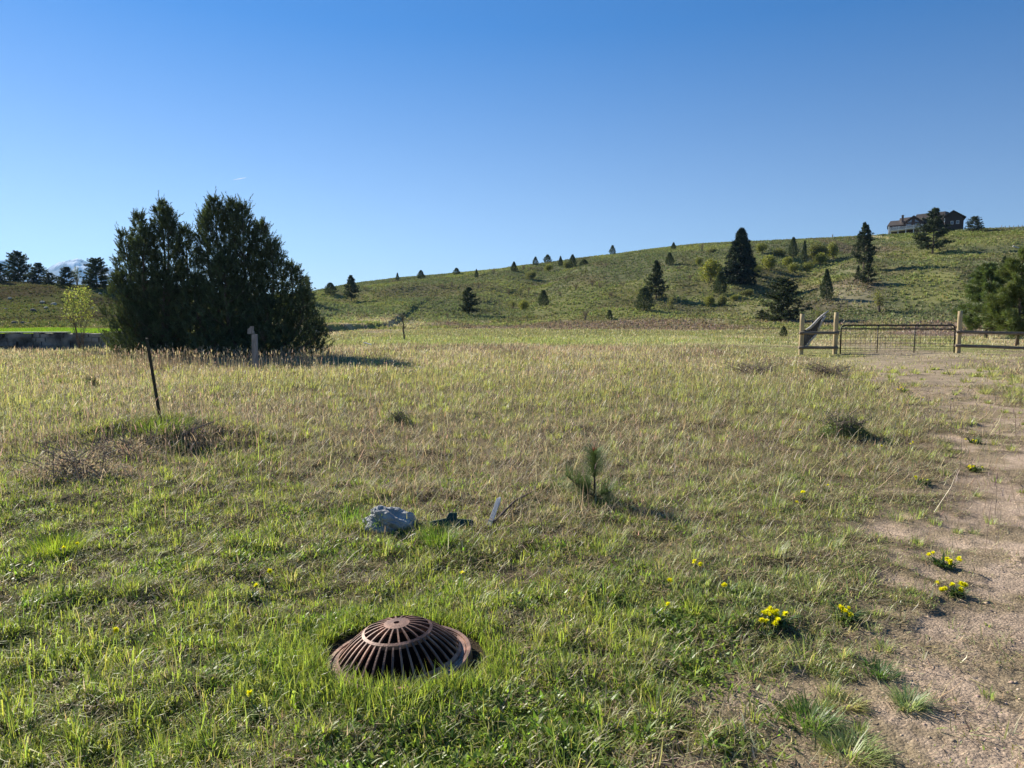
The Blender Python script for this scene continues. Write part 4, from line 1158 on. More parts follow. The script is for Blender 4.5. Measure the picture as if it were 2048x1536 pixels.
# ------------------------------------------------------------------ beehive storm grate
def grate():
    o = thing("storm_grate", "rusty cast iron beehive storm drain grate domed above the grass", "drain grate", (GX, GY, .012))
    o.rotation_euler = (R(1.0), R(-4.5), R(8)); o.scale = (.975, .975, 1)
    prof = lambda r: .158 * (1 - (r / .297) ** 2.4) + .012
    mb = MB()
    NS = 96
    def ring(r0, r1, th, zf, n=NS):
        base = len(mb.v)
        for k in range(n):
            a = 2 * math.pi * k / n; c, s_ = math.cos(a), math.sin(a)
            for (r_, dz) in ((r0, 0), (r1, 0), (r1, -th), (r0, -th)):
                mb.v.append((r_ * c, r_ * s_, zf(r_) + dz))
        for k in range(n):
            b0 = base + k * 4; b1 = base + ((k + 1) % n) * 4
            for j in range(4):
                j2 = (j + 1) % 4; mb.f.append((b0 + j, b0 + j2, b1 + j2, b1 + j))
    ring(.014, .038, .018, lambda r: prof(r) + .001); ring(.038, .060, .018, lambda r: prof(r) + .0007)
    ring(.150, .163, .018, lambda r: prof(r) + .0007)
    ring(.277, .287, .012, lambda r: prof(r) + .001)
    def rib(a, r0, r1, w0, w1, th, n=10):
        c, s_ = math.cos(a), math.sin(a); base = len(mb.v)
        for i in range(n + 1):
            r_ = r0 + (r1 - r0) * i / n; w_ = (w0 + (w1 - w0) * i / n) * .5; z_ = prof(r_)
            dz = th
            for (q, dd, ww) in ((-1, 0, .8), (1, 0, .8), (1, -.004, 1), (1, -dz, .7), (-1, -dz, .7), (-1, -.004, 1)):
                x_, y_ = r_, q * w_ * ww
                mb.v.append((x_ * c - y_ * s_, x_ * s_ + y_ * c, z_ + dd))
        for i in range(n):
            for j in range(6):
                j2 = (j + 1) % 6; mb.f.append((base + i * 6 + j, base + i * 6 + j2, base + (i + 1) * 6 + j2, base + (i + 1) * 6 + j))
    for k in range(20): rib(2 * math.pi * (k + .2) / 20, .056, .152, .0075, .0090, .012)
    for k in range(36): rib(2 * math.pi * (k + .4) / 36, .160, .284, .0085, .0120, .013, 14)
    obj("ribbed_dome", mb.mesh("ribbed_dome", M_RUST), o)
    # flat rim with a raised outer lip
    mb = MB(); pr = [(.284, .010), (.286, .018), (.306, .018), (.3075, .014), (.3115, .014), (.3125, .0215), (.330, .021), (.334, .016), (.335, -.03), (.284, -.03)]
    n = 120
    for k in range(n):
        a = 2 * math.pi * k / n
        for r_, z_ in pr: mb.v.append((r_ * math.cos(a), r_ * math.sin(a), z_))
    q = len(pr)
    for k in range(n):
        for j in range(q):
            j2 = (j + 1) % q; k2 = (k + 1) % n; mb.f.append((k * q + j, k * q + j2, k2 * q + j2, k2 * q + j))
    rim = obj("rim", mb.mesh("rim", M_RUST), o)
    # raised characters on the rim (worn, only strokes are legible)
    mb = MB()
    glyph = {'I': [((.5, 0), (.5, 1))], 'A': [((0, 0), (.5, 1)), ((.5, 1), (1, 0)), ((.2, .4), (.8, .4))], 'L': [((0, 1), (0, 0)), ((0, 0), (1, 0))],
             'U': [((0, 1), (0, 0)), ((0, 0), (1, 0)), ((1, 0), (1, 1))], 'T': [((0, 1), (1, 1)), ((.5, 1), (.5, 0))], '1': [((.5, 0), (.5, 1))]}
    def put(txt, a0, da, hgt):
        for i, ch in enumerate(txt):
            a = a0 - i * da; c, s_ = math.cos(a), math.sin(a)
            for (p, q_) in glyph[ch]:
                pts = []
                for (u, v) in (p, q_):
                    r_ = .2885 + v * hgt; t_ = -(u - .5) * .009
                    pts.append((r_ * c - t_ * s_, r_ * s_ + t_ * c, .0195))
                mb.tube(pts, .0013, 4)
    gi = solid_mat("grimy_iron", (.03, .018, .013), (.05, .03, .02), 30, .8)
    for tx_, a0_ in (("TIAI", 58), ("1UTL", 34)):
        mb = MB(); put(tx_, R(a0_), R(3.7), .014); obj("lettering", mb.mesh("lettering", gi), rim)
    mb = MB(); n = 48
    for k in range(n):
        a = 2 * math.pi * k / n
        for r_, z_ in ((.283, .0), (.281, -.62)): mb.v.append((r_ * math.cos(a), r_ * math.sin(a), z_))
    for k in range(n):
        k2 = (k + 1) % n; mb.f.append((k * 2, k * 2 + 1, k2 * 2 + 1, k2 * 2))
    obj("drain_shaft", mb.mesh("drain_shaft", solid_mat("dark_concrete", (.012, .011, .010), (.025, .023, .021), 12, .9)), o)
grate()

# ------------------------------------------------------------------ rubble lump, flat green metal, stake, stick, board
def lump():
    import bmesh
    x, y, z, t = place(782, 1062); s = t / FPX
    bm = bmesh.new(); bmesh.ops.create_icosphere(bm, subdivisions=5, radius=1)
    g = 1
    for v in bm.verts:
        c = v.co.copy()
        n = float(fbm(np.array([c.x * 1.6 + 5 + c.z]), np.array([c.y * 1.6 + c.z * 1.3]), 7, 4)[0]) - .5
        n2 = float(fbm(np.array([c.x * 5 + c.z * 4]), np.array([c.y * 5 - c.z * 3]), 9, 3)[0]) - .5
        r_ = 1 + n * .7 + n2 * .22
        r_ += .10 * math.copysign(1, math.sin(c.x * 4 + c.z * 5)) * abs(math.sin(c.x * 4 + c.z * 5)) ** .5
        v.co = Vector((c.x * r_ * .185, c.y * r_ * .16, c.z * r_ * .118))
    me = bpy.data.meshes.new("rubble"); bm.to_mesh(me); bm.free()
    me.polygons.foreach_set("use_smooth", np.zeros(len(me.polygons), dtype=bool))
    me.materials.append(solid_mat("grey_plaster", (.24, .25, .245), (.48, .49, .47), 6, .85, bump=1.0, bscale=30, dist=.03, c3=(.36, .37, .365)))
    o = obj("rubble_lump", me, None, (x, y + .08, z + .035)); tag(o, "pale blue grey concrete lump half sunk in the grass", "rubble")
    o.rotation_euler = (0, .15, .4)
    # small chip beside it
    x, y, z, t = place(822, 1084)
    mb = MB(); rr = random.Random(4); mb.tube([(-.03, 0, 0), (0, .01, .02), (.035, .02, .045)], [.006, .018, .006], 6, wob=.3, rr=rr)
    o = obj("bleached_chip", mb.mesh("chip", solid_mat("bleached_wood", (.42, .38, .33), (.6, .55, .48), 20, .9)), None, (x, y, z + .01)); tag(o, "small bleached wood chip in front of the concrete lump", "wood chip")
lump()

def debris():
    x, y, z, t = place(905, 1058); s = t / FPX
    mb = MB()
    def slab(P, y0=0.0, th=.012):
        n = len(P); vs = [(a, y0 + b * .55, b * .75) for a, b in P] + [(a, y0 + b * .55 + th, b * .75) for a, b in P]
        mb.add(vs, [tuple(range(n)), tuple(range(2 * n - 1, n - 1, -1))] + [(i, i + n, (i + 1) % n + n, (i + 1) % n) for i in range(n)])
    slab([(-.17, 0), (.15, .0), (.15, .05), (.03, .06), (.03, .11), (-.03, .11), (-.05, .065), (-.17, .035)])
    o = obj("metal_plate", mb.mesh("metal_plate", solid_mat("dark_green_metal", (.02, .055, .04), (.035, .075, .055), 12, .5, metal=.2), bevel=.002), None, (x, y, z + .02))
    tag(o, "dark green bent metal plate lying between the concrete lump and the stake", "metal scrap")
    x, y, z, t = place(977, 1052); s = t / FPX
    mb = MB()
    mb.box((-.018, -.006, 0), (.018, .006, .24)); mb.add([(-.018, -.006, .24), (.018, -.006, .24), (.018, .006, .24), (-.018, .006, .24), (0.004, 0, .265)], [(0, 1, 4), (1, 2, 4), (2, 3, 4), (3, 0, 4)])
    o = obj("survey_stake", mb.mesh("stake", solid_mat("bleached_lath", (.48, .46, .43), (.62, .60, .56), 14, .85, bump=.4, stretch=(4, 4, .6)), bevel=.002), None, (x, y, z - .015))
    o.rotation_euler = (R(-42), R(3), R(-24)); tag(o, "short bleached wooden stake leaning beside the metal plate", "stake")
    x, y, z, t = place(985, 1052); x2, y2, z2, t2 = place(1075, 985)
    mb = MB(); rr = random.Random(6); pts = []
    for i in range(9):
        k = i / 8; pts.append((x + (x2 - x) * k + rr.uniform(-.012, .012) - x, y + (y2 - y) * k - y, .02 + .03 * math.sin(k * 3) + (z2 - z) * k + (.05 if i == 8 else 0)))
    mb.tube(pts, [.011, .011, .010, .010, .009, .009, .008, .007, .005], 6, wob=.15, rr=rr)
    o = obj("fallen_stick", mb.mesh("stick", M_BARK), None, (x, y, z + .01)); tag(o, "long brown stick lying right of the bleached stake", "stick")
    x, y, z, t = place(735, 700)
    mb = MB(); mb.box((-.19, -.05, 0), (.19, .05, .04))
    o = obj("white_board", mb.mesh("board", solid_mat("white_paint", (.62, .60, .56), (.75, .73, .70), 9, .7), bevel=.004), None, (x, y, z + .28))
    o.rotation_euler = (0, R(14), R(-20)); tag(o, "short white board lying in the straw right of the big junipers", "board")
    # bleached log on the far right slope
    x, y, z, t = place(2038, 502)
    mb = MB(); mb.tube([(-1.3, 0, .9), (0, 0, .45), (1.6, 0, .1)], [.12, .15, .12], 7)
    o = obj("fallen_log", mb.mesh("log", solid_mat("silver_wood", (.5, .47, .43), (.65, .62, .58), 4, .8)), None, (x, y, z + .1)); tag(o, "bleached fallen log on the slope at the right edge", "log")
debris()

# ------------------------------------------------------------------ steel T post and the weathered post
def posts():
    x, y, z, t = place(323, 848); s = t / FPX
    hh = 178 * s
    mb = MB()
    prof = [(-.018, -.004), (.018, -.004), (.018, .004), (.004, .004), (.004, .03), (-.004, .03), (-.004, .004), (-.018, .004)]
    n = len(prof)
    vs = [(a, b, -.15) for a, b in prof] + [(a, b, hh) for a, b in prof]
    mb.add(vs, [(i, (i + 1) % n, (i + 1) % n + n, i + n) for i in range(n)] + [tuple(range(n, 2 * n))])
    o = thing("metal_fence_post", "dark green steel T post leaning left on the grassy mound", "fence post", (x, y, z - .03))
    o.rotation_euler = (R(2), R(-6.6), R(25))
    for k in range(int(hh / .055)): mb.box((-.007, -.010, .06 + k * .055), (.007, -.0035, .078 + k * .055))
    obj("post_shaft", mb.mesh("t_post", M_POSTPAINT), o)
    x, y = flat(511, 737); z = hz(x, y); s = y / FPX
    o = thing("wooden_post", "weathered grey square post with a broken board nailed at its top", "post", (x, y, z))
    hp = 74 * s; w_ = 9.5 * s / 2
    mb = MB(); mb.box((-w_, -w_, -.1), (w_, w_, hp)); obj("post_shaft", mb.mesh("grey_post", M_GREYWOOD, bevel=.006), o)
    mb = MB()
    P = [(-14, 75), (-6, 75), (-2, 76), (-1.5, 90), (-8, 90), (-9, 87), (-13, 85)]
    vs = [(a * s, .0 - .02, b * s) for a, b in P] + [(a * s, .03, b * s) for a, b in P]; n = len(P)
    mb.add(vs, [tuple(range(n)), tuple(range(2 * n - 1, n - 1, -1))] + [(i, i + n, (i + 1) % n + n, (i + 1) % n) for i in range(n)])
    mb.box((-3.2 * s, .03, 60 * s), (-1.2 * s, .05, 80 * s))
    obj("board", mb.mesh("nailed_board", M_GREYWOOD), o)
posts()

# ------------------------------------------------------------------ stone retaining wall
def stone_wall():
    rr = random.Random(8)
    x0, x1 = -40.0, -18.3
    o = thing("stone_wall", "low dry stone retaining wall of dark blocks holding up the lawn", "stone wall", ((x0 + x1) / 2, WY, 0))
    mb = MB(); cx = (x0 + x1) / 2
    z = -.1; zi = 0
    for hgt in (.24, .22, .20, .19):
        x = x0
        while x < x1:
            L = rr.uniform(.3, .85); e = min(x + L, x1)
            dy = rr.uniform(-.09, .05); dz = rr.uniform(-.012, .012)
            vs = []
            for (a, b, c) in ((x + .02, -.2, z + .008), (e - .02, -.2, z + .008), (e - .012, .25, z + .008), (x + .012, .25, z + .008),
                              (x + .02, -.2, z + hgt), (e - .02, -.2, z + hgt), (e - .012, .25, z + hgt), (x + .012, .25, z + hgt)):
                vs.append((a - cx + rr.uniform(-.012, .012), b + dy + rr.uniform(-.015, .015), c + dz + (rr.uniform(-.02, .05) if zi == 3 and c > z + .05 else 0)))
            mb.add(vs, [(0,3,2,1),(4,5,6,7),(0,1,5,4),(1,2,6,5),(2,3,7,6),(3,0,4,7)])
            x = e
        z += hgt; zi += 1
    obj("stone_courses", mb.mesh("stone_courses", solid_mat("dark_fieldstone", (.07, .068, .06), (.34, .32, .28), 1.4, .9, bump=.9, bscale=9, dist=.05), bevel=.0), o)
    mb = MB(); x = x0
    while x < x1:
        L = rr.uniform(.5, 1.3); e = min(x + L, x1)
        if rr.random() < (.75 if x < -22.5 else .25):
            mb.box((x - cx + .02, -.24, z + .045), (e - cx - .02, .22, z + .09))
        x = e
    obj("cap_stones", mb.mesh("cap_stones", solid_mat("pale_sandstone", (.38, .35, .29), (.52, .48, .40), 3, .85, bump=.4), bevel=.008), o)
stone_wall()

def hill_rocks():
    import bmesh
    L = [(20, 598, 7, "pale rock high on the left slope at the picture edge"), (85, 606, 9, "pale topped rock on the left slope, top one of three close together"),
         (108, 610, 10, "whitest rock on the left slope"), (92, 617, 8, "yellowish rock below the whitest rock"), (67, 622, 10, "dark rounded rock on the left slope"),
         (12, 620, 8, "small dark rock at the left edge of the slope"), (28, 648, 12, "dark rock in the yellow grass, left of its neighbour"), (45, 648, 11, "dark rock in the yellow grass, right of its neighbour"),
         (58, 649, 8, "smallest dark rock in the yellow grass row"), (183, 618, 8, "pale rock right of the multi stemmed small tree"), (207, 628, 7, "small dark rock near the junipers' left edge"), (200, 588, 6, "tiny pale rock near the left ridge top")]
    ms = [solid_mat("pale_rock", (.36, .33, .25), (.52, .48, .38), 3, .9, bump=.5), solid_mat("dark_rock", (.08, .075, .06), (.16, .145, .12), 3, .9, bump=.5)]
    protos = {}
    for v in range(2):
        for k in range(2):
            bm = bmesh.new(); bmesh.ops.create_icosphere(bm, subdivisions=3, radius=1)
            for q in bm.verts:
                c = q.co; n = float(fbm(np.array([c.x * 1.3 + 3 * v + c.z]), np.array([c.y * 1.3 + c.z]), 5 + v, 3)[0])
                q.co = c * (.6 + .8 * n); q.co.z *= .75
            me = bpy.data.meshes.new("rock"); bm.to_mesh(me); bm.free(); me.materials.append(ms[k]); protos[(v, k)] = me
    for i, (px, py, w_, lab) in enumerate(L):
        x, y, z, t = place(px, py); r_ = w_ / FPX * t * .55
        o = obj("rock", protos[(i % 2, 1 if "dark" in lab else 0)], None, (x, y, z + r_ * .25)); o.scale = (r_, r_, r_ * .8); o.rotation_euler = (0, 0, i * 1.3)
        tag(o, lab, "rock", "rocks on the left slope")
hill_rocks()

# ------------------------------------------------------------------ gate and rail fence
GD = 31.6
def gx(px): return (px - 1024) / FPX * (GD * cp + 0.05)
def gzz(py):
    d = ray(1800, py); return CAM_H + d[2] / d[1] * GD
def fence():
    rr = random.Random(12)
    def log(mb, a, b, r0, r1, n=10, seg=7):
        a = Vector(a); b = Vector(b); pts = [a.lerp(b, i / seg) + Vector((rr.uniform(-.006, .006), 0, rr.uniform(-.006, .006))) for i in range(seg + 1)]
        mb.tube(pts, [r0 + (r1 - r0) * i / seg for i in range(seg + 1)], n, wob=.03, rr=rr)
    def fence_obj(label, posts, rails):
        x0 = posts[0][0]; o = thing("rail_fence", label, "fence", (x0, GD, hz(x0, GD)))
        z0 = hz(x0, GD)
        for pi_, (x, top) in enumerate(posts):
            mb = MB(); zb = hz(x, GD); log(mb, (x - x0, 0, zb - z0 - .3), (x - x0 + .02, 0, top - z0), .095, .088); obj("post", mb.mesh("log_post", M_LOG, True), o)
        for (xa, xb, za, zb) in rails:
            mb = MB(); log(mb, (xa - x0, -.14, za - z0), (xb - x0, -.14, zb - z0), .068, .062); obj("rail", mb.mesh("log_rail", M_RAIL, True), o)
    fence_obj("short two rail log fence between two posts left of the gate", [(gx(1603), gzz(628)), (gx(1671), gzz(625))],
              [(gx(1597), gx(1675), gzz(666), gzz(665.5)), (gx(1596), gx(1674), gzz(695), gzz(695))])
    fence_obj("two rail log fence running out of the picture right of the gate", [(gx(1918), gzz(622)), (gx(2075), gzz(632))],
              [(gx(1910), gx(2085), gzz(663.5), gzz(668)), (gx(1908), gx(2085), gzz(691), gzz(697))])
    # gate
    x0, x1 = gx(1682), gx(1910); zt, zb = gzz(650.5), gzz(708.5)
    o = thing("metal_gate", "black tubular metal farm gate with wire mesh across the track", "gate", (x0, GD, hz(x0, GD)))
    z0 = hz(x0, GD); W = x1 - x0; t_, b_ = zt - z0, zb - z0
    mb = MB(); rc = .16; pts = [(0, 0, b_ - .02)]
    for k in range(7):
        a = math.pi - k / 6 * math.pi / 2; pts.append((rc + rc * math.cos(a), 0, t_ - rc + rc * math.sin(a)))
    for k in range(7):
        a = math.pi / 2 - k / 6 * math.pi / 2; pts.append((W - rc + rc * math.cos(a), 0, t_ - rc + rc * math.sin(a)))
    pts.append((W, 0, b_ - .05)); mb.tube(pts, .031, 8)
    mb.tube([(0, 0, b_), (W, 0, b_ - .03)], .030, 8)
    obj("frame", mb.mesh("gate_frame", M_BLACKMETAL, True), o)
    mb = MB(); zc = gzz(657.5) - z0; mb.tube([(0, 0, zc), (W, 0, zc - .015)], .027, 8); obj("crossbar", mb.mesh("gate_crossbar", M_BLACKMETAL, True), o)
    for f in ((1755.5 - 1682) / 228, (1829.5 - 1682) / 228):
        mb = MB(); mb.tube([(W * f, 0, b_), (W * f + .01, 0, t_)], .020, 6); obj("upright", mb.mesh("gate_upright", M_BLACKMETAL, True), o)
    mb = MB(); hs = [.07, .15, .24, .34, .45, .57, .70, .84]
    for q in hs: mb.tube([(0, .02, b_ + q * 1.0), (W, .02, b_ - .02 + q)], .0055, 4)
    k = 1
    while k * .205 < W: mb.tube([(k * .205, .02, b_), (k * .205, .02, zc if k % 5 else t_ + .1)], .0055, 4); k += 1
    obj("wire_mesh", mb.mesh("gate_mesh", M_WIRE), o)
    for hh_ in (b_ + .25, t_ - .25):
        mb = MB(); mb.tube([(-.16, 0, hh_), (.0, 0, hh_)], .014, 6); obj("hinge", mb.mesh("gate_hinge", M_WIRE), o)
    mb = MB(); mb.tube([(W, -.02, b_ + .30), (W + .12, -.06, b_ + .31), (W + .2, -.10, b_ + .30)], .012, 6); obj("latch", mb.mesh("gate_latch", M_WIRE), o)
    # weathered slab structure behind the short fence
    x, y, z, t = place(1608, 706)
    x = gx(1606) * (GD + 1.3) / GD; y = GD + 1.3; z = hz(x, y); s = y / FPX
    P1 = [(-2, 8), (8, 14), (14, 24), (24, 35), (27, 40), (30, 42), (33, 58), (38, 72), (33, 74), (27, 66), (20, 60), (14, 54), (6, 50), (-2, 48)]
    mb = MB(); rq = random.Random(9)
    for k in range(9):
        a0 = k * 3.9; am = a0 + 1.9
        lo = np.interp(am, [0, 8, 14, 24, 30, 36], [10, 16, 26, 38, 52, 68]) + rq.uniform(-1, 1); hi = np.interp(am, [0, 6, 14, 20, 27, 36], [46, 49, 54, 60, 68, 78]) + rq.uniform(-1.5, 1.5)
        mb.box((a0 * s, -hi * s * .08 + rq.uniform(-.01, .01), lo * s), ((a0 + 3.6) * s, -hi * s * .08 + .04, hi * s))
    o = thing("old_plank_panel", "weathered grey plank panel with gnarled edges leaning behind the short fence", "wood panel", (x, y, z))
    obj("planks", mb.mesh("plank_panel", solid_mat("dark_weathered_plank", (.05, .05, .052), (.13, .125, .12), 7, .9, bump=.6, stretch=(5, 5, .5))), o)
    mb = MB(); rr2 = random.Random(3)
    for poly in ([(0, 8), (8, 15), (14, 25), (21, 32), (27, 41)], [(4, 46), (12, 50), (19, 58), (27, 68), (38, 78), (46, 84)], [(28, 44), (30, 52), (33, 62), (40, 74)]):
        pts = [(a * s, -b * s * .10 - .04 + rr2.uniform(-.02, .02), b * s) for a, b in poly]
        mb.tube(pts, [.045, .05, .045, .05, .035, .02][:len(pts)], 6, wob=.35, rr=rr2)
    obj("gnarled_edge", mb.mesh("gnarled_edge", solid_mat("silver_branch", (.30, .28, .26), (.5, .48, .45), 12, .8), True), o)
fence()

# ------------------------------------------------------------------ house on the hill
def house():
    px, py = 1776, 471
    d = ray(px, py); Dd = 262.0
    q = d * (Dd / d[1])
    Hx, Hy = q[0], q[1]; Hz = CAM_H + q[2]
    K = Dd / FPX / 6.65      # metres per zoomed photo pixel
    tanv = .107
    o = thing("house", "large dark brown hilltop house with hipped roofs and a white railed deck", "house", (Hx, Hy, Hz), -math.atan2(Hx, Hy))
    o.scale = (math.cos(math.atan2(Hx, Hy)) * .93, .95, .97)
    M_WALL = solid_mat("dark_brown_siding", (.045, .032, .027), (.070, .050, .042), 2, .8, bump=.5, bscale=3, stretch=(.2, .2, 6), dist=.05)
    M_ROOF = solid_mat("brown_shingles", (.055, .045, .040), (.10, .082, .070), 3, .9, bump=.5, bscale=8, dist=.05)
    M_WHITE = solid_mat("white_trim", (.70, .70, .68), (.78, .78, .76), 4, .6, bump=0)
    M_STONEC = solid_mat("chimney_stone", (.12, .085, .07), (.20, .15, .12), 3, .9, bump=.6)
    M_DARKIN = solid_mat("shaded_basement_wall", (.05, .04, .035), (.08, .065, .055), 3, .9)
    mg, nt, N, L, out = mat_new("window_glass"); p = N.new("ShaderNodeBsdfPrincipled"); p.inputs["Base Color"].default_value = (.10, .13, .17, 1); p.inputs["Roughness"].default_value = .08
    p.inputs["Specular IOR Level"].default_value = 1.0; L.new(p.outputs[0], out.inputs[0])
    X = lambda v: (v - 235) * K
    def Zf(v, yb=0.0): return (403 - v) * K + tanv * yb     # height that shows at zoomed row v when standing yb behind the front
    def wall(name, x0, x1, y0, y1, z0, z1, m_=None):
        mb = MB(); mb.box((x0, y0, z0), (x1, y1, z1)); return obj(name, mb.mesh(name, m_ or M_WALL), o)
    G = -1.5
    # volumes
    wall("wall", X(240), X(470), 0, 9, G, Zf(268, 0))                    # left wing
    wall("wall", X(468), X(1000), 1.2, 12, G, Zf(240, 1.2))              # centre
    # centre gable front and right gable wing as pentagonal prisms
    def gable(name, xa, xb, xp, y0, y1, ze, zp, zb, zea=None):
        zea = ze if zea is None else zea
        mb = MB(); P = [(xa, zb), (xb, zb), (xb, ze), (xp, zp), (xa, zea)]; n = 5
        mb.add([(a, y0, b) for a, b in P] + [(a, y1, b) for a, b in P], [tuple(range(n)), tuple(range(2 * n - 1, n - 1, -1))] + [(i, i + n, (i + 1) % n + n, (i + 1) % n) for i in range(n)])
        return obj(name, mb.mesh(name, M_WALL), o)
    gable("gable_wall", X(462), X(705), X(583), -.8, 6, Zf(246), Zf(166), G)
    gable("gable_wall", X(1000), X(1248), X(1107), -2.0, 11, Zf(214), Zf(132), Zf(372), Zf(192))
    # roofs as thick sloping slabs
    def slab(name, quads, th=.22):
        mb = MB()
        for Q in quads:
            n = len(Q); mb.add([q for q in Q] + [(q[0], q[1], q[2] - th) for q in Q], [tuple(range(n)), tuple(range(2 * n - 1, n - 1, -1))] + [(i, i + n, (i + 1) % n + n, (i + 1) % n) for i in range(n)])
        return obj(name, mb.mesh(name, M_ROOF), o)
    yb = 4.6
    slab("roof", [[(X(218), -.5, Zf(276)), (X(462), -.5, Zf(268)), (X(462), yb, Zf(205, yb)), (X(262), yb, Zf(212, yb))],
                  [(X(218), -.5, Zf(276)), (X(262), yb, Zf(212, yb)), (X(218), 9.6, Zf(276) + .1)],
                  [(X(262), yb, Zf(212, yb)), (X(462), yb, Zf(205, yb)), (X(462), 9.7, Zf(268)), (X(218), 9.7, Zf(276))]])
    yb2 = 6.0
    slab("roof", [[(X(440), .6, Zf(243)), (X(720), .6, Zf(236)), (X(720), yb2, Zf(158, yb2)), (X(392), yb2, Zf(180, yb2))],
                  [(X(380), .6, Zf(262)), (X(440), .6, Zf(243)), (X(392), yb2, Zf(180, yb2))]])
    yb3 = 7.0
    slab("roof", [[(X(560), .9, Zf(262)), (X(1010), .9, Zf(244)), (X(1025), yb3, Zf(116, yb3)), (X(628), yb3, Zf(140, yb3))],
                  [(X(628), yb3, Zf(140, yb3)), (X(1025), yb3, Zf(116, yb3)), (X(1040), 13, Zf(220)), (X(560), 13, Zf(240))],
                  [(X(1010), .9, Zf(244)), (X(1080), 3.0, Zf(200)), (X(1074), yb3, Zf(130, yb3)), (X(1025), yb3, Zf(116, yb3))]])
    def gable_roof(xa, xb, xp, y0, y1, ze, zp, zea=None):
        zea = ze if zea is None else zea
        slab("gable_roof", [[(xa, y0, zea), (xp, y0, zp), (xp, y1, zp), (xa, y1, zea)], [(xp, y0, zp), (xb, y0, ze), (xb, y1, ze), (xp, y1, zp)]], .26)
    gable_roof(X(438), X(728), X(583), -1.5, 7, Zf(248), Zf(156))
    gable_roof(X(978), X(1278), X(1107), -2.8, 11.6, Zf(212), Zf(120), Zf(196))
    # chimney
    mb = MB(); mb.box((X(417), 1.2, Zf(250)), (X(447), 2.5, Zf(150, 1.2))); mb.box((X(413), 1.1, Zf(150, 1.2)), (X(451), 2.6, Zf(142, 1.2)))
    ch = obj("chimney", mb.mesh("chimney", M_STONEC), o)
    mb = MB(); mb.box((X(426), 1.5, Zf(142, 1.2)), (X(438), 2.1, Zf(134, 1.2))); obj("chimney_cap", mb.mesh("chimney_cap", M_STONEC), ch)
    # windows
    def window(P, y0, frame=True):
        mb = MB(); n = len(P); cx = sum(a for a, b in P) / n; cz = sum(b for a, b in P) / n
        Q = [(cx + (a - cx) * 1.0, cz + (b - cz) * 1.0) for a, b in P]
        I = [(cx + (a - cx) * .86, cz + (b - cz) * .86) for a, b in P]
        vs = [(a, y0 - .10, b) for a, b in Q] + [(a, y0 - .10, b) for a, b in I] + [(a, y0 + .02, b) for a, b in Q] + [(a, y0 - .02, b) for a, b in I]
        fs = []
        for i in range(n):
            j = (i + 1) % n; fs += [(i, j, n + j, n + i), (i, 2 * n + i, 2 * n + j, j), (n + i, n + j, 3 * n + j, 3 * n + i)]
        mb.add(vs, fs); w_ = obj("window", mb.mesh("window_frame", M_WHITE if frame else M_WALL), o)
        mb = MB(); mb.add([(a, y0 - .04, b) for a, b in I], [tuple(range(n))]); obj("pane", mb.mesh("pane", mg), w_)
    def rect(x0, x1, v0, v1): return [(X(x0), Zf(v1)), (X(x1), Zf(v1)), (X(x1), Zf(v0)), (X(x0), Zf(v0))]
    window([(X(488), Zf(249)), (X(560), Zf(249)), (X(560), Zf(202))], -.8, False)
    window([(X(597), Zf(245)), (X(668), Zf(245)), (X(597), Zf(200))], -.8, False)
    window(rect(476, 560, 262, 292), -.8, False); window(rect(597, 674, 258, 288), -.8, False)
    for a in (296, 335, 374): window(rect(a, a + 24, 288, 312), 0)
    window(rect(1076, 1115, 258, 300), -2.0); window(rect(1150, 1190, 253, 296), -2.0)
    mb = MB(); mb.box((X(990), -2.2, Zf(272)), (X(1002), -2.0, Zf(222))); obj("trim", mb.mesh("corner_trim", M_WHITE), o)
    mb = MB(); mb.box((X(232), -.12, G), (X(254), 0.0 - .003, Zf(272))); obj("trim", mb.mesh("corner_board", M_WHITE), o)
    # deck
    DY = -4.2
    mb = MB(); mb.add([(X(262), DY, Zf(362)), (X(715), DY, Zf(330)), (X(715), 0.6, Zf(330)), (X(262), -.2, Zf(362)), (X(262), DY, Zf(352)), (X(715), DY, Zf(322)), (X(715), .6, Zf(322)), (X(262), -.2, Zf(352))],
                      [(0,3,2,1),(4,5,6,7),(0,1,5,4),(1,2,6,5),(2,3,7,6),(3,0,4,7)])
    dk = obj("deck", mb.mesh("deck", M_WHITE), o)
    mb = MB()
    def zr(x, off): 
        f = (x - 262) / (715 - 262); return Zf(352 + (322 - 352) * f) + off
    n = 70
    for k in range(n + 1):
        xx = 262 + (715 - 262) * k / n; mb.box((X(xx) - .035, DY, zr(xx, 0)), (X(xx) + .035, DY + .05, zr(xx, .78)))
    for off in (.12, .80):
        mb.add([(X(262), DY - .02, zr(262, off)), (X(715), DY - .02, zr(715, off)), (X(715), DY + .08, zr(715, off)), (X(262), DY + .08, zr(262, off)),
                (X(262), DY - .02, zr(262, off + .09)), (X(715), DY - .02, zr(715, off + .09)), (X(715), DY + .08, zr(715, off + .09)), (X(262), DY + .08, zr(262, off + .09))],
               [(0,3,2,1),(4,5,6,7),(0,1,5,4),(1,2,6,5),(2,3,7,6),(3,0,4,7)])
    for xx in (264, 375, 480, 583, 690): mb.box((X(xx) - .1, DY - .04, zr(xx, 0)), (X(xx) + .1, DY + .12, zr(xx, 1.0)))
    obj("railing", mb.mesh("railing", M_WHITE), dk)
    for xx in (266, 372, 478, 583, 690):
        mb = MB(); mb.box((X(xx) - .14, DY + .1, G), (X(xx) + .14, DY + .4, zr(xx, -.25))); obj("post", mb.mesh("deck_post", M_WHITE), dk)
house()

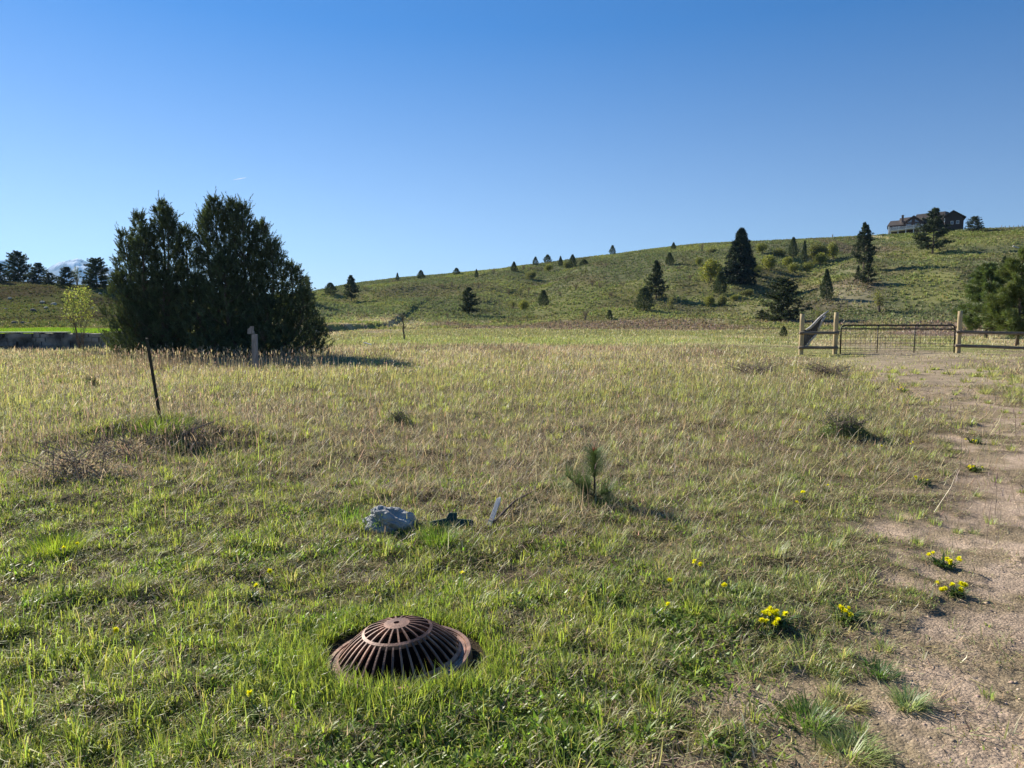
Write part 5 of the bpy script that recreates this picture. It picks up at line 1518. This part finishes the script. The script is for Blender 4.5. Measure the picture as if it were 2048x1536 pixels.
# ------------------------------------------------------------------ ridge fence posts and a utility marker
for i, (px, b, t_) in enumerate([(1757, 0, 0)] * 0 + [(2003, 457, 450), (2010, 457, 451), (2018, 456.5, 450), (2027, 456, 450), (2036, 455.5, 449), (2044, 455, 449)]):
    lab_ = ["leftmost thin weathered fence post in the row on the far right ridge", "second thin fence post from the left in the ridge row", "third thin fence post from the left in the ridge row",
            "fourth thin fence post from the left in the ridge row", "fifth thin fence post from the left in the ridge row", "thin ridge fence post nearest the right picture edge"][i]
    x, y, z, t = place(px, b + 1)
    mb = MB(); h_ = (b - t_) / FPX * t; mb.tube([(0, 0, -.2), (.02, 0, h_)], [.09, .08], 6)
    o = obj("fence_post", mb.mesh("ridge_post", M_GREYWOOD), None, (x, y, z)); tag(o, lab_, "fence post", "ridge fence posts")
x, y, z, t = place(1665, 476); mb = MB(); mb.tube([(0, 0, -.2), (0, 0, 1.0)], [.14, .14], 6)
o = obj("marker_post", mb.mesh("marker_post", M_GREYWOOD), None, (x, y, z)); tag(o, "lone stubby post on the skyline above the shrub thicket", "post")
for px, b, lab in ((1765, 470, "low dark shrub on the skyline just left of the house"), (1992, 460, "low dark hedge shrub on the ridge beside the right fence posts"), (1972, 461, "small clipped shrub on the ridge right of the round pine")):
    plant('S', px, b + 1.5, b - 3, 14, lab, 1, "low shrubs by the hilltop house")

# ------------------------------------------------------------------ dandelions
M_YEL = solid_mat("dandelion_yellow", (.80, .55, .01), (.85, .65, .02), 60, .7, bump=0)
M_DLEAF = leaf_mat("dandelion_leaf", .3, .06)
def flower_mesh(seed):
    g = np.random.default_rng(seed); n = 60
    a = g.uniform(0, 6.283, n); q = g.random(n)
    lean = .15 + 1.35 * q
    base = np.zeros((n, 3)); base[:, 2] = 0
    V, F, C = blade_arrays(base, np.full(n, .019), np.full(n, .0065), a, lean, np.full(n, .1), jc(g, n, (.92, .78, .02), .06, .02))
    return mesh_np("flower_head", V, F, leaf_yellow, C)
leaf_yellow = leaf_mat("petals", .3, .02)
FL = [flower_mesh(k) for k in range(3)]
def rosette(seed, n=46, r_=.12, colr=(.065, .115, .028)):
    g = np.random.default_rng(seed); a = g.uniform(0, 6.283, n)
    P = np.stack([g.normal(0, r_ * .25, n), g.normal(0, r_ * .2, n), np.zeros(n)], 1)
    V, F, C = blade_arrays(P, r_ * g.uniform(.5, 1.1, n), g.uniform(.012, .02, n), a, g.uniform(.7, 1.35, n), g.uniform(.1, .5, n), jc(g, n, colr, .15))
    return mesh_np("rosette", V, F, M_DLEAF, C)
ROS = [rosette(k) for k in (1, 2, 3)]
M_STEM = solid_mat("flower_stem", (.16, .20, .07), (.20, .22, .09), 9, .6, bump=0)
def dandelion(px, py, n, spread, label, seed, ros=1.0, heads=None, hmin=.03, hmax=.075, group=None):
    g = np.random.default_rng(seed); x, y, z, t = place(px, py)
    o = thing("dandelion", label, "dandelion", (x, y, z), g.uniform(0, 6), group)
    if ros:
        r_ = obj("leaf_rosette", ROS[seed % 3], o, (0, 0, .004)); r_.scale = (ros, ros, ros)
    for k in range(n):
        fx, fy, fz = g.normal(0, spread), g.normal(0, spread * .8), g.uniform(hmin, hmax)
        s_ = g.uniform(.85, 1.25)
        f = obj("flower", FL[k % 3], o, (fx, fy, fz)); f.scale = (s_, s_, s_); f.rotation_euler = (g.normal(-.3, .3), g.normal(-.25, .3), g.uniform(0, 6))
        mb = MB(); mb.tube([(fx * .5, fy * .5, -.01), (fx * .8, fy * .8, fz * .6), (fx, fy, fz)], .0018, 4, caps=False); obj("stem", mb.mesh("stem", M_STEM), o)
GD_ = "flowering dandelion clumps beside the track"
dandelion(1550, 1250, 15, .055, "fullest dandelion clump in the grass nearest the camera, left of the bare dirt", 1, 1.0, group=GD_)
dandelion(1690, 1240, 6, .045, "dandelion clump with few flowers at the edge of the bare dirt", 2, 1.0, group=GD_)
dandelion(1912, 1192, 9, .035, "compact dandelion on the dirt, nearer of the two on the track", 3, .85, group=GD_)
dandelion(1888, 1134, 9, .040, "compact dandelion on the dirt, farther of the two on the track", 4, .95, group=GD_)
dandelion(1950, 943, 6, .04, "leafy dandelion with pale closed heads on the track", 5, 1.1, hmax=.05, group=GD_)
dandelion(1950, 887, 4, .04, "leafy flowerless looking dandelion farthest out on the track", 6, 1.25, hmax=.04, group=GD_)
dandelion(1846, 970, 5, .05, "flat dandelion with two flower pairs left of the track", 7, 1.0, group=GD_)
dandelion(1827, 802, 6, .09, "distant pair of dandelion flowers where the track narrows", 8, 1.3, group=GD_)
dandelion(1806, 785, 8, .14, "far dandelion patch on the grass just before the gate track", 9, 1.4, group=GD_)
for i, (px, py, n, lab) in enumerate([(1404, 1150, 2, "pair of dandelion flowers alone in the fine blue green grass"), (1460, 1185, 1, "single dandelion right of the flower pair"),
      (1318, 1237, 1, "single dandelion in the lush grass right of the grate"), (1340, 1180, 1, "single dandelion below left of the flower pair"),
      (1605, 1003, 2, "two dandelion flowers by the small stones left of the track"), (1652, 985, 1, "single dandelion left of the track above the two flowers"),
      (1568, 1022, 1, "single dandelion in the dry grass left of the two flowers"), (1597, 870, 1, "dandelion left of the low dark green bush"),
      (1762, 903, 2, "dandelions right of and below the dark green bush"), (1820, 898, 2, "dandelions at the grassy edge of the track"),
      (528, 1170, 1, "single dandelion in the left grass, upper of two"), (507, 1198, 1, "single dandelion in the left grass, lower of two"),
      (222, 1290, 1, "single dandelion deep in the left foreground grass"), (130, 1113, 1, "dandelion below the bright tuft at left, left one"), (157, 1117, 1, "dandelion below the bright tuft at left, right one"),
      (518, 1432, 1, "orange dandelion low in the foreground grass"), (925, 1168, 1, "single dandelion above right of the grate"), (1535, 1276, 3, "small dandelion group just below the fullest clump")]):
    dandelion(px, py, n, .03, lab, 20 + i, .55, hmin=.05, hmax=.09, group="single dandelions in the grass")

# dense bright tufts worth showing as plants
def tuft(px, py, label, colr, hgt, n, wid, seed, lean=.35):
    g = np.random.default_rng(seed); x, y, z, t = place(px, py)
    a = g.uniform(0, 6.283, n); rr = np.sqrt(g.random(n)) * wid
    P = np.stack([rr * np.cos(a), rr * np.sin(a), np.full(n, -.005)], 1)
    V, F, C = blade_arrays(P, hgt * g.uniform(.5, 1.2, n), g.uniform(.003, .006, n), a + g.normal(0, .5, n), lean + rr / wid * .6 * g.random(n), g.uniform(.1, .8, n), jc(g, n, colr, .18))
    o = obj("grass_tuft", mesh_np("grass_tuft", V, F, M_GRASS, C), None, (x, y, z)); tag(o, label, "grass tuft", "separate grass tufts")
tuft(112, 1105, "bright yellow green bushy grass tuft in the left foreground", (.24, .30, .04), .17, 420, .16, 1)
tuft(1815, 1412, "pale silvery green grass tuft on the dirt", (.30, .35, .19), .10, 240, .05, 2, .5)
tuft(1758, 1345, "small dark green tuft above the silvery one", (.10, .17, .05), .07, 200, .07, 3, .5)
tuft(1690, 1410, "yellowish spiky tuft left of the silvery one", (.36, .35, .15), .08, 170, .05, 4, .7)
tuft(1700, 1510, "wide pale grass tuft at the bottom edge of the dirt", (.30, .34, .14), .11, 300, .09, 5, .6)
tuft(1615, 1440, "green tuft of mixed blades left of the dirt", (.13, .20, .05), .09, 280, .10, 6, .5)
tuft(1905, 905, "low yellowish tuft on the left edge of the track", (.22, .25, .06), .08, 200, .10, 7, .8)
tuft(880, 1085, "long bladed green tuft in front of the metal plate", (.15, .22, .04), .16, 300, .12, 8)
tuft(760, 1052, "broad bladed green tuft before the concrete lump", (.16, .25, .04), .15, 110, .14, 9, .25)
tuft(700, 1040, "broad bladed green tuft left of the concrete lump", (.15, .24, .04), .15, 170, .14, 10, .25)
tuft(330, 862, "tall green tuft at the foot of the steel post", (.17, .22, .05), .28, 520, .35, 11, .2)
tuft(1180, 1012, "green grass tuft round the foot of the pine sapling", (.11, .17, .05), .11, 420, .20, 12, .25)

# ------------------------------------------------------------------ contrail
def contrail():
    d0, d1 = ray(466, 360), ray(492, 355); D = 30000
    a = d0 / d0[1] * D; b = d1 / d1[1] * D; a[2] += CAM_H; b[2] += CAM_H
    m, nt, N, L, out = mat_new("ice_cloud"); df = N.new("ShaderNodeBsdfDiffuse"); df.inputs[0].default_value = (.9, .9, .9, 1)
    tr = N.new("ShaderNodeBsdfTransparent"); mx = N.new("ShaderNodeMixShader"); mx.inputs[0].default_value = .35
    tl = N.new("ShaderNodeBsdfTranslucent"); tl.inputs[0].default_value = (.9, .9, .9, 1); m2 = N.new("ShaderNodeMixShader"); L.new(df.outputs[0], m2.inputs[1]); L.new(tl.outputs[0], m2.inputs[2])
    L.new(tr.outputs[0], mx.inputs[1]); L.new(m2.outputs[0], mx.inputs[2]); L.new(mx.outputs[0], out.inputs[0])
    c = Vector(a); e = Vector(b) - c; mb = MB(); mb.tube([Vector((0, 0, 0)), e * .5, e], [6, 22, 9], 8)
    o = obj("contrail", mb.mesh("contrail", m, True), None, c); tag(o, "tiny faint white contrail in the clear sky above the junipers", "contrail")
contrail()

# ------------------------------------------------------------------ air
def haze():
    mb = MB(); mb.box((-11500, -60, -45), (6000, 11500, 960))
    m, nt, N, L, out = mat_new("haze"); v = N.new("ShaderNodeVolumePrincipled")
    v.inputs["Color"].default_value = (.32, .62, 1.0, 1); v.inputs["Density"].default_value = .00005; v.inputs["Anisotropy"].default_value = .2
    L.new(v.outputs[0], out.inputs["Volume"])
    o = obj("haze", mb.mesh("haze", m)); tag(o, "thin blue air between here and the mountains", None, None, "stuff")
haze()
